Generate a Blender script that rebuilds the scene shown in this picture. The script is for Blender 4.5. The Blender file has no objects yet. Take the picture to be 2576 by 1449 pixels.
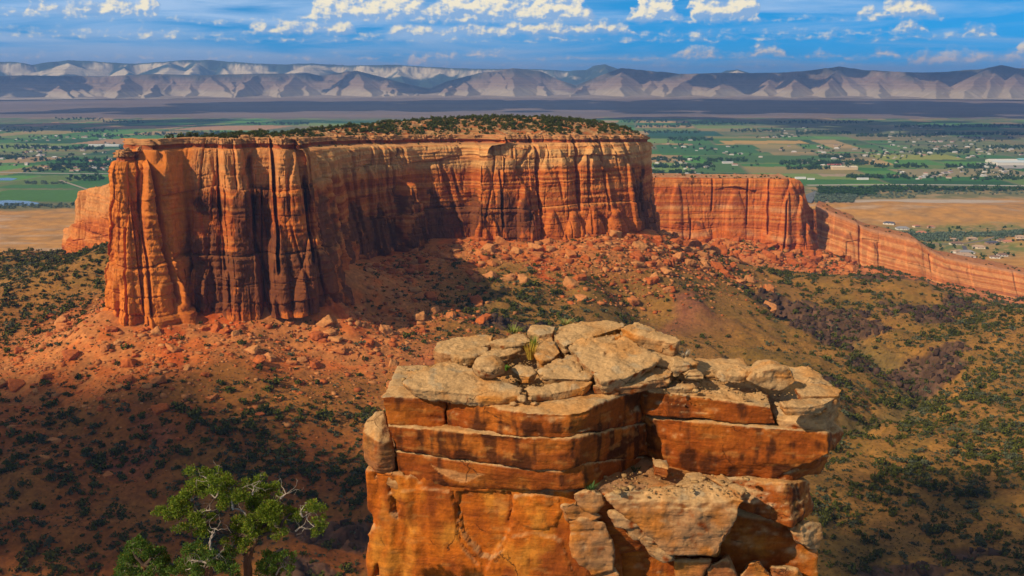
import bpy, bmesh, math, random
import numpy as np
from mathutils import Vector, Matrix

# ------------------------------------------------------------------ camera, sky, sun, exposure
scene = bpy.context.scene
PITCH = math.radians(11.92)
FPX = 2504.0                       # focal length in pixels of a 2576 px wide frame (35 mm lens)
cam_d = bpy.data.cameras.new('camera'); cam = bpy.data.objects.new('camera', cam_d)
scene.collection.objects.link(cam); scene.camera = cam
cam_d.lens = 35.0; cam_d.sensor_width = 36.0; cam_d.clip_start = 0.5; cam_d.clip_end = 120000.0
cam.location = (0, 0, 0); cam.rotation_euler = (math.radians(90) - PITCH, 0, 0)

SUN_AZ = math.radians(52.0)        # the sun stands to the left and a little behind the camera
SUN_EL = math.radians(36.0)
SUN_DIR = Vector((-math.sin(SUN_AZ) * math.cos(SUN_EL), -math.cos(SUN_AZ) * math.cos(SUN_EL), math.sin(SUN_EL)))
sun_d = bpy.data.lights.new('sun', 'SUN'); sun = bpy.data.objects.new('sun', sun_d)
scene.collection.objects.link(sun)
sun_d.energy = 4.7; sun_d.angle = math.radians(0.5); sun_d.color = (1.0, 0.83, 0.60)
sun.rotation_euler = (-SUN_DIR).to_track_quat('-Z', 'Y').to_euler()

scene.view_settings.view_transform = 'Standard'; scene.view_settings.look = 'None'
scene.view_settings.gamma = 1.0; scene.view_settings.use_curve_mapping = False
scene.view_settings.exposure = 0.18
scene.cycles.max_bounces = 6; scene.cycles.diffuse_bounces = 3; scene.cycles.glossy_bounces = 2
scene.cycles.transparent_max_bounces = 6; scene.cycles.volume_bounces = 0
scene.cycles.use_denoising = True
scene.cycles.sample_clamp_indirect = 4.0


class NT:
    """A few shortcuts for building node trees."""
    def __init__(s, tree):
        s.t = tree; s.t.nodes.clear()
    def n(s, typ, ins=None, **kw):
        nd = s.t.nodes.new(typ)
        for k, v in kw.items(): setattr(nd, k, v)
        for k, v in (ins or {}).items(): s.set(nd.inputs[k], v)
        return nd
    def set(s, sock, v):
        if isinstance(v, bpy.types.NodeSocket): s.t.links.new(v, sock)
        elif isinstance(v, bpy.types.Node): s.t.links.new(v.outputs[0], sock)
        else:
            if hasattr(sock.default_value, '__len__') and not hasattr(v, '__len__'): v = (v,) * len(sock.default_value)
            if sock.type == 'RGBA' and len(v) == 3: v = tuple(v) + (1.0,)
            sock.default_value = v
    def math(s, op, a, b=0.0, c=0.0, clamp=False):
        nd = s.n('ShaderNodeMath', operation=op, use_clamp=clamp)
        s.set(nd.inputs[0], a); s.set(nd.inputs[1], b); s.set(nd.inputs[2], c)
        return nd.outputs[0]
    def vmath(s, op, a, b=(0, 0, 0)):
        nd = s.n('ShaderNodeVectorMath', operation=op)
        s.set(nd.inputs[0], a); s.set(nd.inputs[1], b)
        return nd.outputs['Value'] if op in ('LENGTH', 'DOT_PRODUCT') else nd.outputs[0]
    def mix(s, f, a, b, mode='MIX'):
        nd = s.n('ShaderNodeMix', data_type='RGBA', blend_type=mode)
        s.set(nd.inputs[0], f); s.set(nd.inputs[6], a); s.set(nd.inputs[7], b)
        return nd.outputs[2]
    def noise(s, vec, scale, detail=4.0, rough=0.55, out='Fac', dim='3D', dist=0.0):
        nd = s.n('ShaderNodeTexNoise', noise_dimensions=dim)
        if vec is not None: s.set(nd.inputs['Vector'], vec)
        s.set(nd.inputs['Scale'], scale); s.set(nd.inputs['Detail'], detail); s.set(nd.inputs['Roughness'], rough)
        s.set(nd.inputs['Distortion'], dist)
        return nd.outputs[out]
    def ramp(s, f, stops, interp='LINEAR'):
        nd = s.n('ShaderNodeValToRGB'); s.set(nd.inputs[0], f)
        cr = nd.color_ramp; cr.interpolation = interp
        while len(cr.elements) < len(stops): cr.elements.new(0.5)
        for e, (p, c) in zip(cr.elements, stops):
            e.position = p
            e.color = (c, c, c, 1) if not hasattr(c, '__len__') else tuple(c) + (1,) if len(c) == 3 else c
        return nd.outputs[0]
    def maprange(s, v, a, b, c=0.0, d=1.0, smooth=True):
        nd = s.n('ShaderNodeMapRange', interpolation_type='SMOOTHSTEP' if smooth else 'LINEAR')
        for i, x in enumerate((v, a, b, c, d)): s.set(nd.inputs[i], x)
        return nd.outputs[0]


def build_world():
    w = bpy.data.worlds.new('World'); scene.world = w; w.use_nodes = True
    q = NT(w.node_tree)
    d = q.n('ShaderNodeTexCoord').outputs['Generated']
    sep = q.n('ShaderNodeSeparateXYZ', {0: d})
    x, y, z = sep.outputs
    # the low band of sky takes the deep blue that stands a little higher up
    lift = q.n('ShaderNodeCombineXYZ', {0: x, 1: y, 2: q.math('ADD', q.math('MULTIPLY', z, 1.9), 0.20)})
    sky = q.n('ShaderNodeTexSky', {'Vector': q.vmath('NORMALIZE', lift.outputs[0])}, sky_type='NISHITA', sun_disc=False, sun_elevation=SUN_EL,
              sun_rotation=math.radians(360 - 180 + math.degrees(SUN_AZ)), altitude=1800.0, air_density=1.0, dust_density=0.3, ozone_density=3.0)
    hs = q.n('ShaderNodeHueSaturation', {'Hue': 0.486, 'Saturation': 1.85, 'Value': 1.6, 'Color': sky.outputs[0]})
    # clouds: layers of flat-bottomed heaps; a curve along the bearing gives each layer the height of its heaps
    az = q.math('ARCTAN2', x, y)
    P = q.n('ShaderNodeCombineXYZ', {0: az, 1: z, 2: 0.0}).outputs[0]
    nz = q.n('ShaderNodeTexNoise', {'Vector': q.vmath('MULTIPLY', P, (60.0, 80.0, 1.0)), 'Scale': 1.0, 'Detail': 3.0, 'Roughness': 0.5})
    off = q.vmath('MULTIPLY', q.vmath('SUBTRACT', nz.outputs['Color'], (0.5, 0.5, 0.5)), (0.030, 0.013, 0.0))
    PX = 1.0 / FPX
    LAYERS = [  # photo height of the base, then (photo x, height of the heap top above it)
        (62, [(30,0),(60,8),(90,4),(110,26),(150,34),(190,22),(230,36),(290,30),(330,44),(375,28),(400,46),(425,42),(440,0),(780,0),(800,36),(830,52),(900,56),(980,60),(1060,50),(1110,34),(1115,52),(1160,66),(1260,62),(1300,40),(1350,56),(1420,60),(1470,44),(1500,0),(1560,0),(1585,34),(1620,66),(1655,62),(1690,44),(1712,0),(1716,34),(1760,54),(1800,44),(1850,62),(1890,26),(1915,0),(2130,0),(2150,26),(2175,10),(2200,34),(2260,40),(2300,24),(2330,0)]),
        (92, [(0,0),(640,0),(670,24),(700,16),(720,26),(800,24),(880,28),(910,0),(980,0),(1000,20),(1070,24),(1120,14),(1180,30),(1260,22),(1300,28),(1380,30),(1440,22),(1490,26),(1560,18),(1600,0),(2210,0),(2230,16),(2260,22),(2290,8),(2300,0)]),
        (104, [(0,0),(370,0),(385,14),(420,10),(440,6),(455,10),(470,0),(1340,0),(1360,14),(1420,10),(1440,0),(1720,0),(1735,14),(1765,10),(1770,0),(2050,0),(2065,12),(2090,0),(2370,0),(2385,10),(2430,16),(2460,12),(2475,0)]),
        (148, [(0,0),(1040,0),(1060,8),(1130,14),(1180,8),(1210,16),(1270,12),(1280,0),(1680,0),(1700,14),(1740,22),(1790,14),(1800,8),(1880,8),(1905,26),(1940,20),(1970,0),(2010,0),(2030,16),(2060,10),(2075,0),(2160,0),(2180,18),(2220,8),(2240,0),(2500,0),(2540,30),(2576,36)]),
        (168, [(0,0),(1010,0),(1030,18),(1060,26),(1090,12),(1120,16),(1150,0),(1640,0),(1655,14),(1690,10),(1700,0),(2250,0),(2270,20),(2330,28),(2420,30),(2470,22),(2520,24),(2576,18)])]
    def field(V):
        sv = q.n('ShaderNodeSeparateXYZ', {0: V}).outputs
        u = q.math('ADD', q.math('MULTIPLY', q.math('TANGENT', sv[0]), FPX / 2800.0), 1400.0 / 2800.0)
        acc = None
        for vy, pts in LAYERS:
            c = q.n('ShaderNodeFloatCurve'); q.set(c.inputs['Value'], u)
            cv = c.mapping.curves[0]
            while len(cv.points) < len(pts) + 1: cv.points.new(0.5, 0.0)
            for p, (px, h) in zip(cv.points, [(-112, 0)] + pts): p.location = ((px + 112) / 2800.0, h / 100.0); p.handle_type = 'AUTO_CLAMPED'
            c.mapping.update()
            top = q.math('MULTIPLY', c.outputs[0], 124.0 * PX)
            rel = q.math('SUBTRACT', sv[1], (196 - vy - 2) * PX)
            m = q.math('MINIMUM', q.math('MULTIPLY', rel, 1.6), q.math('SUBTRACT', top, rel))
            acc = m if acc is None else q.math('MAXIMUM', acc, m)
        return q.math('MULTIPLY', acc, FPX / 22.0)
    Q = q.vmath('ADD', P, off)
    f0 = field(Q)
    lit = (-0.0032, 0.0036, 0.0)                              # towards the sun, as seen on the sky
    def lumps(V, sc, det): return q.noise(q.vmath('MULTIPLY', V, (sc, sc * 1.25, 1.0)), 1.0, det, 0.55)
    big = lumps(P, 75.0, 2.5); fine = lumps(P, 210.0, 4.0)
    emb = q.math('ADD', q.math('MULTIPLY', q.math('SUBTRACT', big, lumps(q.vmath('ADD', P, lit), 75.0, 2.5)), 3.6), q.math('MULTIPLY', q.math('SUBTRACT', fine, lumps(q.vmath('ADD', P, tuple(v * .4 for v in lit)), 210.0, 4.0)), 1.1))
    rough = q.math('ADD', q.math('MULTIPLY', q.math('SUBTRACT', big, 0.5), 1.5), q.math('MULTIPLY', q.math('SUBTRACT', fine, 0.5), 0.45))
    fd = q.math('ADD', f0, rough)
    dens = q.maprange(fd, -0.55, 0.85)
    f1 = field(q.vmath('ADD', Q, lit))
    side = q.math('MULTIPLY', q.math('SUBTRACT', f0, f1), 0.5)
    low = q.maprange(f0, -0.1, 0.5, -0.18, 0.0)
    body = q.maprange(q.math('ADD', low, q.math('ADD', q.math('ADD', emb, side), q.math('MULTIPLY', fd, 0.22))), -0.30, 0.95)
    # thin stretched veils
    veil = q.noise(q.vmath('MULTIPLY', P, (5.0, 48.0, 1.0)), 1.0, 6.0, 0.55, dist=0.8)
    leftw = q.maprange(az, 0.1, -0.45, 0.0, 0.17)
    midw = q.math('MULTIPLY', q.maprange(az, -0.28, -0.10), q.maprange(az, 0.22, 0.05, 0.0, 0.08))
    vmask = q.maprange(q.math('ADD', veil, q.math('ADD', q.math('ADD', leftw, midw), q.maprange(z, 0.028, 0.004, 0.0, 0.16))), 0.46, 0.80, 0.0, 0.80)
    K = 1.0 / 0.10
    sc = lambda c: tuple(v * K for v in c)
    veilc = q.mix(q.maprange(z, 0.0, 0.06), sc((0.33, 0.42, 0.60)), sc((0.46, 0.62, 0.84)))
    cloudc = q.mix(body, sc((0.26, 0.43, 0.68)), sc((0.98, 0.86, 0.60)))
    warm = q.mix(body, sc((0.36, 0.46, 0.64)), sc((0.86, 0.62, 0.48)))
    cloudc = q.mix(q.maprange(z, 0.012, 0.036), warm, cloudc)
    s1 = q.mix(vmask, hs.outputs[0], veilc)
    # above the frame, broken grey cloud added to dim and warm the fill light
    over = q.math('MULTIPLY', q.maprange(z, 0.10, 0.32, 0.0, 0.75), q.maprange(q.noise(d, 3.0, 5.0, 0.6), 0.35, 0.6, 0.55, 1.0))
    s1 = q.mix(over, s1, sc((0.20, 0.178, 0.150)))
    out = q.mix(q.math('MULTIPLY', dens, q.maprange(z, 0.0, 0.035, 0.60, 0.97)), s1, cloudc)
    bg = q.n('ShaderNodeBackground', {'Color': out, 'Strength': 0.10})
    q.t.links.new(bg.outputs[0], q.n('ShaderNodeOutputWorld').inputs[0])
build_world()

# ------------------------------------------------------------------ helpers
COL = scene.collection
rng = np.random.default_rng(7)
random.seed(7)
SP, CP = math.sin(PITCH), math.cos(PITCH)

def ray(px, py):
    cx, cy = (px - 1288.0) / FPX, (724.5 - py) / FPX
    return Vector((cx, CP + cy * SP, -SP + cy * CP))
def at_y(px, py, Y):
    """The point at ground distance Y that shows at photo position (px, py)."""
    d = ray(px, py); return d * (Y / d.y)
def at_z(px, py, Z):
    d = ray(px, py); return d * (Z / d.z)
def z1(x, y):
    """Position in the enlarged crop of the rock tower -> photo position."""
    return 880.5 + .51269 * x, 754.7 + .51269 * y
def zy(x, y, Y): return at_y(*z1(x, y), Y)
def to_px(P):
    P = np.asarray(P, float)
    dep = P[..., 1] * CP - P[..., 2] * SP
    return 1288 + FPX * P[..., 0] / dep, 724.5 - FPX * (P[..., 1] * SP + P[..., 2] * CP) / dep

def tag(o, label=None, cat=None, group=None, kind=None):
    if label: o['label'] = label
    if cat: o['category'] = cat
    if group: o['group'] = group
    if kind: o['kind'] = kind
    return o
def link(name, me, mat=None, parent=None):
    o = bpy.data.objects.new(name, me); COL.objects.link(o)
    if mat is not None and not me.materials: me.materials.append(mat)
    if parent is not None: o.parent = parent
    return o
def empty(name, loc):
    o = bpy.data.objects.new(name, None); COL.objects.link(o); o.location = loc; o.empty_display_size = 0.2
    return o

def mesh_np(name, V, F, smooth=True, col=None, attrs=None):
    """A mesh from numpy vertices (n,3) and faces (m,k)."""
    V = np.asarray(V, np.float32); F = np.asarray(F, np.int32)
    me = bpy.data.meshes.new(name)
    me.vertices.add(len(V)); me.vertices.foreach_set('co', V.ravel())
    k = F.shape[1]
    me.loops.add(F.size); me.loops.foreach_set('vertex_index', F.ravel())
    me.polygons.add(len(F))
    me.polygons.foreach_set('loop_start', np.arange(0, F.size, k, dtype=np.int32))
    me.polygons.foreach_set('loop_total', np.full(len(F), k, np.int32))
    if smooth: me.polygons.foreach_set('use_smooth', np.ones(len(F), bool))
    me.update(calc_edges=True)
    if col is not None: add_col(me, col)
    for nm, a in (attrs or {}).items():
        at = me.attributes.new(nm, 'FLOAT', 'POINT'); at.data.foreach_set('value', np.asarray(a, np.float32))
    me.validate()
    return me
def add_col(me, col, name='tint'):
    a = me.attributes.new(name, 'FLOAT_COLOR', 'POINT')
    c = np.ones((len(me.vertices), 4), np.float32); c[:, :3] = col
    a.data.foreach_set('color', c.ravel())
def grid_faces(nr, nc, wrap=False):
    i = np.arange(nr - 1)[:, None] * nc; j = np.arange(nc if wrap else nc - 1)[None, :]
    jn = (j + 1) % nc
    return np.stack([i + j, i + jn, i + nc + jn, i + nc + j], -1).reshape(-1, 4)
def verts_np(me):
    V = np.empty(len(me.vertices) * 3, np.float32); me.vertices.foreach_get('co', V); return V.reshape(-1, 3).astype(np.float64)
def norms_np(me):
    V = np.empty(len(me.vertices) * 3, np.float32); me.vertex_normals.foreach_get('vector', V); return V.reshape(-1, 3).astype(np.float64)

# gradient noise
_prm = np.random.default_rng(3).permutation(256).astype(np.int64); _prm = np.concatenate([_prm, _prm, _prm])
_g = np.random.default_rng(4).normal(size=(256, 3)); _g /= np.linalg.norm(_g, axis=1)[:, None]; _g = _g.astype(np.float32) * 1.6
def perlin(P):
    P = np.asarray(P, np.float32)
    I = np.floor(P).astype(np.int64); f = (P - I).astype(np.float32); I &= 255
    u = f * f * f * (f * (f * 6 - 15) + 10)
    out = np.zeros(len(P), np.float32)
    for dx in (0, 1):
        wx = u[:, 0] if dx else 1 - u[:, 0]; a = _prm[I[:, 0] + dx]
        for dy in (0, 1):
            wy = wx * (u[:, 1] if dy else 1 - u[:, 1]); b = _prm[a + I[:, 1] + dy]
            for dz in (0, 1):
                w = wy * (u[:, 2] if dz else 1 - u[:, 2]); g = _g[_prm[b + I[:, 2] + dz]]
                out += w * (g[:, 0] * (f[:, 0] - dx) + g[:, 1] * (f[:, 1] - dy) + g[:, 2] * (f[:, 2] - dz))
    return out
def fbm(P, octaves=4, gain=.5, lac=2.03, ridged=False, off=0.0):
    P = np.asarray(P, np.float32) + np.float32(off); s = 0.0; a = 1.0; tot = 0.0
    for _ in range(octaves):
        n = perlin(P)
        s = s + a * ((1 - 2 * np.abs(n)) if ridged else n)
        tot += a; a *= gain; P = P * np.float32(lac) + np.float32(17.3)
    return s / tot
def sstep(a, b, x):
    t = np.clip((x - a) / (b - a), 0, 1); return t * t * (3 - 2 * t)
def lerp(a, b, t):
    t = np.asarray(t)[..., None] if np.ndim(a) > np.ndim(t) or (np.ndim(a) == 1 and np.size(a) == 3) else t
    return a * (1 - t) + b * t
def mixc(c0, c1, t):
    """Mix two colours (or arrays of colours) by an array t."""
    return np.asarray(c0) * (1 - t[:, None]) + np.asarray(c1) * t[:, None]

# ------------------------------------------------------------------ materials
def principled(name, rough=.9, spec=.2):
    m = bpy.data.materials.new(name); m.use_nodes = True
    q = NT(m.node_tree)
    b = q.n('ShaderNodeBsdfPrincipled', {'Roughness': rough, 'Specular IOR Level': spec})
    o = q.n('ShaderNodeOutputMaterial'); q.t.links.new(b.outputs[0], o.inputs[0])
    return m, q, b
def tint_material(name, grain=1.0, amt=.35, bump=.5, bumpdist=.3, rough=.92, streak=False, spec=.15, beds=0.0):
    """Base colour from the mesh's own 'tint' layer, broken up by noise of GRAIN metres, with a bump."""
    m, q, b = principled(name, rough, spec)
    tc = q.n('ShaderNodeTexCoord').outputs['Object']
    c = q.n('ShaderNodeAttribute', attribute_name='tint').outputs['Color']
    v = q.vmath('MULTIPLY', tc, (1, 1, .25)) if streak else tc
    n1 = q.noise(v, 1.0 / grain, 6, .65)
    n2 = q.noise(tc, .13 / grain, 4, .6)
    k = q.math('ADD', q.math('MULTIPLY', q.math('SUBTRACT', n1, .5), amt * 2.6), q.math('MULTIPLY', q.math('SUBTRACT', n2, .5), amt * 1.6))
    c2 = q.mix(1.0, c, q.n('ShaderNodeCombineXYZ', {0: q.math('ADD', 1.0, k), 1: q.math('ADD', 1.0, q.math('MULTIPLY', k, 1.05)), 2: q.math('ADD', 1.0, q.math('MULTIPLY', k, 1.1))}).outputs[0], 'MULTIPLY')
    if beds:      # hairline fractures
        vd = q.vmath('ADD', q.vmath('MULTIPLY', tc, (.75, .75, 1.1)), q.vmath('SCALE', q.noise(tc, 1.6, 4, .6, 'Color')))
        vd.node.inputs[1].links[0].from_node.inputs['Scale'].default_value = .55
        vo = q.n('ShaderNodeTexVoronoi', {'Vector': vd, 'Scale': 1.0}, feature='DISTANCE_TO_EDGE')
        crk = q.math('MULTIPLY', q.maprange(vo.outputs['Distance'], .014, .002), q.maprange(q.noise(tc, .5, 3), .54, .64))
        c2 = q.mix(q.math('MULTIPLY', crk, .75), c2, (.05, .020, .008))
    q.set(b.inputs['Base Color'], c2)
    nb = q.noise(v, 2.3 / grain, 8, .7)
    if beds:      # thin bedding: a noise squeezed along the height
        nb2 = q.noise(q.vmath('MULTIPLY', tc, (.7, .7, 9.0)), 1.0 / beds * .12, 6, .65)
        nb3 = q.noise(tc, .6 / grain, 6, .6)
        nb = q.math('ADD', q.math('MULTIPLY', nb, .55), q.math('ADD', q.math('MULTIPLY', nb2, 1.0), q.math('SUBTRACT', q.math('MULTIPLY', nb3, .8), q.math('MULTIPLY', crk, .8))))
    bp = q.n('ShaderNodeBump', {'Strength': bump, 'Distance': bumpdist, 'Height': nb})
    q.t.links.new(bp.outputs[0], b.inputs['Normal'])
    return m
# ------------------------------------------------------------------ the ground: canyon, valley and plain as one sheet
CTRL_PX = [  # photo x, photo y, distance of ground points one can place
 (255,775,640),(330,806,632),(420,802,640),(470,777,655),(560,783,655),(650,768,665),(740,763,672),(820,755,680),(838,733,700),(870,693,740),(895,655,830),(950,645,870),
 (1010,632,890),(1060,607,910),(1200,600,930),(1350,600,940),(1450,587,955),(1560,582,975),(1637,578,1010),
 (0,640,1000),(100,636,1000),(165,632,985),(280,605,880),(0,700,880),(0,800,730),(150,760,760),(250,800,650),(0,870,640),(0,950,570),(100,880,615),
 (300,900,590),(600,900,600),(600,1000,560),(300,1000,545),(900,900,640),(900,800,720),(750,850,650),(0,1050,525),(300,1100,510),(600,1100,520),(900,1050,560),
 (0,1200,460),(300,1200,470),(700,1200,480),(900,1200,490),(0,1300,425),(400,1300,435),(800,1300,445),(0,1449,390),(500,1449,395),(900,1449,400),
 (1000,700,790),(1000,760,740),(1150,680,830),(1300,650,880),(1450,640,905),(1250,750,780),(1100,820,710),(1400,720,830),(1560,660,900),(1640,610,980),
 (1700,640,985),(1800,690,980),(1900,715,985),(2000,740,990),(2217,690,1080),(2050,770,930),(2350,740,1000),(2450,800,930),(2350,830,880),(2200,830,860),(2250,870,835),(2300,930,790),
 (2576,775,880),(2450,812,860),(2576,900,760),(2450,950,730),(2350,960,740),(2200,950,740),(2100,880,800),(1700,740,870),(1850,800,850),(2000,860,830),(2000,770,920),(1600,780,850),(1500,720,840),
 (1750,900,760),(1900,950,720),(2100,1000,690),(2300,1050,640),(2500,1000,670),(2576,1100,590),(2300,1200,530),(2576,1250,500),(2150,1300,480),(2500,1400,440),(2200,1449,425),(1300,1449,405),(1300,900,650),
 (1728,611,1370),(1814,600,1372),(1904,607,1372),(1986,621,1368),(2056,620,1375),(1740,643,1290),(1885,693,1240),(2080,690,1265),(2158,690,1290),
 (2158,655,1375),(2256,682,1365),(2353,702,1355),(2471,728,1345),(2576,748,1335),(2576,800,1130),(2440,745,1180)]
CTRL_XYZ = [(-600,1180,-205),(-350,1250,-215),(-900,1250,-225),(-600,1500,-322),(-300,1600,-322),(0,1500,-290),(300,1620,-315),(700,1520,-312),(900,1500,-318),(1300,1500,-322),(0,1150,-175),(200,1200,-195),
 (-1300,1500,-326),(1400,1800,-328),(-1300,1000,-215),(-900,850,-205),(-800,600,-195),(-600,350,-205),(900,900,-230),(900,600,-225),(700,350,-228),
 (0,300,-188),(0,180,-135),(0,80,-88),(2,30,-64),(120,150,-128),(-120,150,-126),(250,300,-190),(-250,300,-188),(0,-80,-60),(-150,0,-75),(150,0,-80),(400,100,-150),(-400,100,-150)]
C = np.array([tuple(at_y(*c)) for c in CTRL_PX] + CTRL_XYZ)
_dd = lambda A, B: np.sqrt(((A[:, None, :] - B[None]) ** 2).sum(-1) + 18.0 ** 2)
_M = np.zeros((len(C) + 3,) * 2); _M[:len(C), :len(C)] = _dd(C[:, :2], C[:, :2]) - 1.0 * np.eye(len(C))
_M[:len(C), len(C):] = np.c_[np.ones(len(C)), C[:, :2]]; _M[len(C):, :len(C)] = _M[:len(C), len(C):].T
_W = np.linalg.solve(_M, np.r_[C[:, 2], 0, 0, 0])
def base_canyon(x, y):
    out = np.empty(len(x)); P = np.c_[x, y]
    for i in range(0, len(x), 40000):
        p = P[i:i + 40000]; out[i:i + 40000] = _dd(p, C[:, :2]) @ _W[:len(C)] + np.c_[np.ones(len(p)), p] @ _W[len(C):]
    return out
# the sum is smooth: work it out on a 10 m lattice once
_gx = np.arange(-1700, 1701, 10.0); _gy = np.arange(-150, 2101, 10.0)
_GX, _GY = np.meshgrid(_gx, _gy); _GZ = base_canyon(_GX.ravel(), _GY.ravel()).reshape(_GX.shape)
def lattice(x, y):
    fx = np.clip((x + 1700) / 10, 0, len(_gx) - 1.001); fy = np.clip((y + 150) / 10, 0, len(_gy) - 1.001)
    i = fx.astype(int); j = fy.astype(int); u = fx - i; v = fy - j
    return (_GZ[j, i] * (1 - u) + _GZ[j, i + 1] * u) * (1 - v) + (_GZ[j + 1, i] * (1 - u) + _GZ[j + 1, i + 1] * u) * v
VALLEY_Z = -330.0
def seg_dist(x, y, pts):
    d = np.full(len(x), 1e9)
    for (ax, ay), (bx, by) in zip(pts[:-1], pts[1:]):
        vx, vy = bx - ax, by - ay; t = np.clip(((x - ax) * vx + (y - ay) * vy) / (vx * vx + vy * vy + 1e-9), 0, 1)
        d = np.minimum(d, np.hypot(x - ax - t * vx, y - ay - t * vy))
    return d
def pxline(*pts): return [tuple(at_y(*p))[:2] for p in pts]
CLIFF_FOOT = pxline((255,775,640),(330,806,632),(470,777,655),(650,768,665),(820,755,680),(870,693,740),(895,655,830),(1010,632,890),(1200,600,930),(1450,587,955),(1637,578,1010)) + [(150,1100)]
CLIFF2_FOOT = pxline((1640,590,1372),(1814,600,1372),(1986,621,1368),(2056,620,1375),(2158,655,1375),(2353,702,1355),(2576,748,1335))
GULLY = pxline((1960,745,950),(2080,790,905),(2180,850,850),(2270,905,810),(2330,960,745),(2250,1010,690),(2120,1060,640))
def ground_z(x, y, detail=True):
    x = np.asarray(x, float); y = np.asarray(y, float)
    zc = lattice(x, y)
    r = np.hypot(x, y)
    # low dry hills between the canyon mouth and the river, then the level valley and the rising plain
    zv = VALLEY_Z + 0 * x
    hills = fbm(np.c_[x / 420, y / 420, 0 * x], 4, off=3.1)
    band = sstep(2180, 2380, y) * (1 - sstep(2500, 2720, y)) * sstep(300, 900, x)
    zv = zv + band * (5 + 16 * hills)
    hr = at_y(2560, 640, 2050)
    zv = zv + 44 * np.exp(-(((x - hr.x - 70) / 115) ** 2 + ((y - 1960) / 110) ** 2))
    hm = at_y(2430, 535, 2420)
    zv = zv + 11 * np.exp(-(((x - hm.x) / 420) ** 2 + ((y - 2470) / 120) ** 2)) + 7 * np.exp(-(((x - at_y(2170, 530, 2450).x) / 160) ** 2 + ((y - 2480) / 90) ** 2))
    zv = zv + (8 + 9 * hills) * sstep(1600, 1900, y) * (1 - sstep(2500, 2900, y)) * (1 - sstep(-600, -300, x))
    zv = zv + 68.0 * sstep(8600, 15500, y)
    t = sstep(1420, 1640, y)
    z = zc * (1 - t) + zv * t
    if detail:
        P = np.c_[x, y, 0 * x]
        near = 1 - sstep(1500, 1900, y)
        foot = seg_dist(x, y, CLIFF_FOOT)
        # talus: ribs running down from the cliff foot
        tal = np.exp(-(foot / 85.0) ** 2) * sstep(2.0, 22.0, foot)
        z = z + near * (5.0 * tal * fbm(P / 30, 3, off=9) + 0.75 * fbm(P / 15, 4, off=1.7) + 6.0 * fbm(P / 110, 2, off=4.4) * sstep(20, 90, foot))
        dr = fbm(P / 95, 3, ridged=True, off=12.0)          # gullies worn into the slopes
        z = z - near * 5.5 * sstep(.15, .8, dr) * sstep(40, 140, foot) * sstep(250, 400, r)
        g = seg_dist(x, y, GULLY) + 26 * fbm(P / 40, 3, off=7.7)
        z = z - near * 17 * np.exp(-(np.maximum(g, 0) / 24) ** 2)
        rock = rock_mask(x, y)
        z = z + rock * (6.0 * np.abs(fbm(P / 13, 4, off=2.2)) + 2.5 * np.round(2.2 * fbm(P / 22, 3, off=5.5)) - 1.0)
        # slickrock ledges under the tilted ridge
        f2 = seg_dist(x, y, CLIFF2_FOOT); led = np.exp(-(f2 / 60) ** 2) * sstep(560, 640, x)
        z = z + led * 1.6 * np.round(1.6 * fbm(P / np.array([60, 16, 1.0]), 3, off=8.8) * 2)
    return z
ROCK_SPOTS = [(2000,745,950,52,26),(2080,765,925,55,30),(2140,790,905,45,28),(2060,815,880,40,22),(2310,770,960,46,24),(2350,800,915,30,20),(2240,700,1070,50,24),(2420,770,990,32,16),
              (2310,925,790,34,22),(2370,915,790,30,18),(2330,890,815,40,18),(2110,950,735,28,12),(2200,900,790,30,14),(1930,735,965,34,18),(1290,800,735,40,12),(820,1330,440,26,10),(760,1400,412,22,9),(880,1290,450,22,9),(2250,1420,432,26,10),(2420,1350,452,20,8)]
def rock_mask(x, y):
    m = np.zeros(len(x)); nz = fbm(np.c_[x / 26, y / 26, 0 * x], 3, off=21.0)
    for (px, py, Y, a, b) in ROCK_SPOTS:
        p = at_y(px, py, Y); m = np.maximum(m, 1 - np.hypot((x - p.x) / a, (y - p.y) / b / 1.3))
    return sstep(.12, .42, m + .75 * nz) * (np.abs(m) > 1e-9)

# ---- land cover of the ground, as the colour each patch of soil, grass or crop has
TAN, OLIVE, RED, TALUS, MAUVE, DUST = (.27,.125,.026), (.165,.090,.018), (.44,.075,.010), (.44,.155,.042), (.23,.070,.040), (.33,.20,.085)
RED_TRAILS = [((1215,612,925),(1208,660,860)),((1360,605,935),(1362,690,860),(1380,715,840)),((560,790,650),(600,850,640)),((820,770,676),(850,830,680),(900,860,670)),((1600,585,990),(1660,630,985),(1720,655,985)),
              ((420,820,632),(440,930,590)),((520,800,650),(560,830,640))]
FIELD_COLS = np.array([(.030,.105,.016),(.050,.15,.020),(.075,.19,.026),(.022,.075,.016),(.13,.18,.035),(.22,.17,.055),(.11,.17,.035),(.30,.20,.075),(.045,.13,.022),(.055,.11,.025)])
def cell_hash(i, j, s):
    h = (i * 374761393 + j * 668265263 + s * 2147483647) & 0xffffffff
    h = ((h ^ (h >> 13)) * 1274126177) & 0xffffffff
    return ((h ^ (h >> 16)) & 0xffff) / 65535.0
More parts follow.
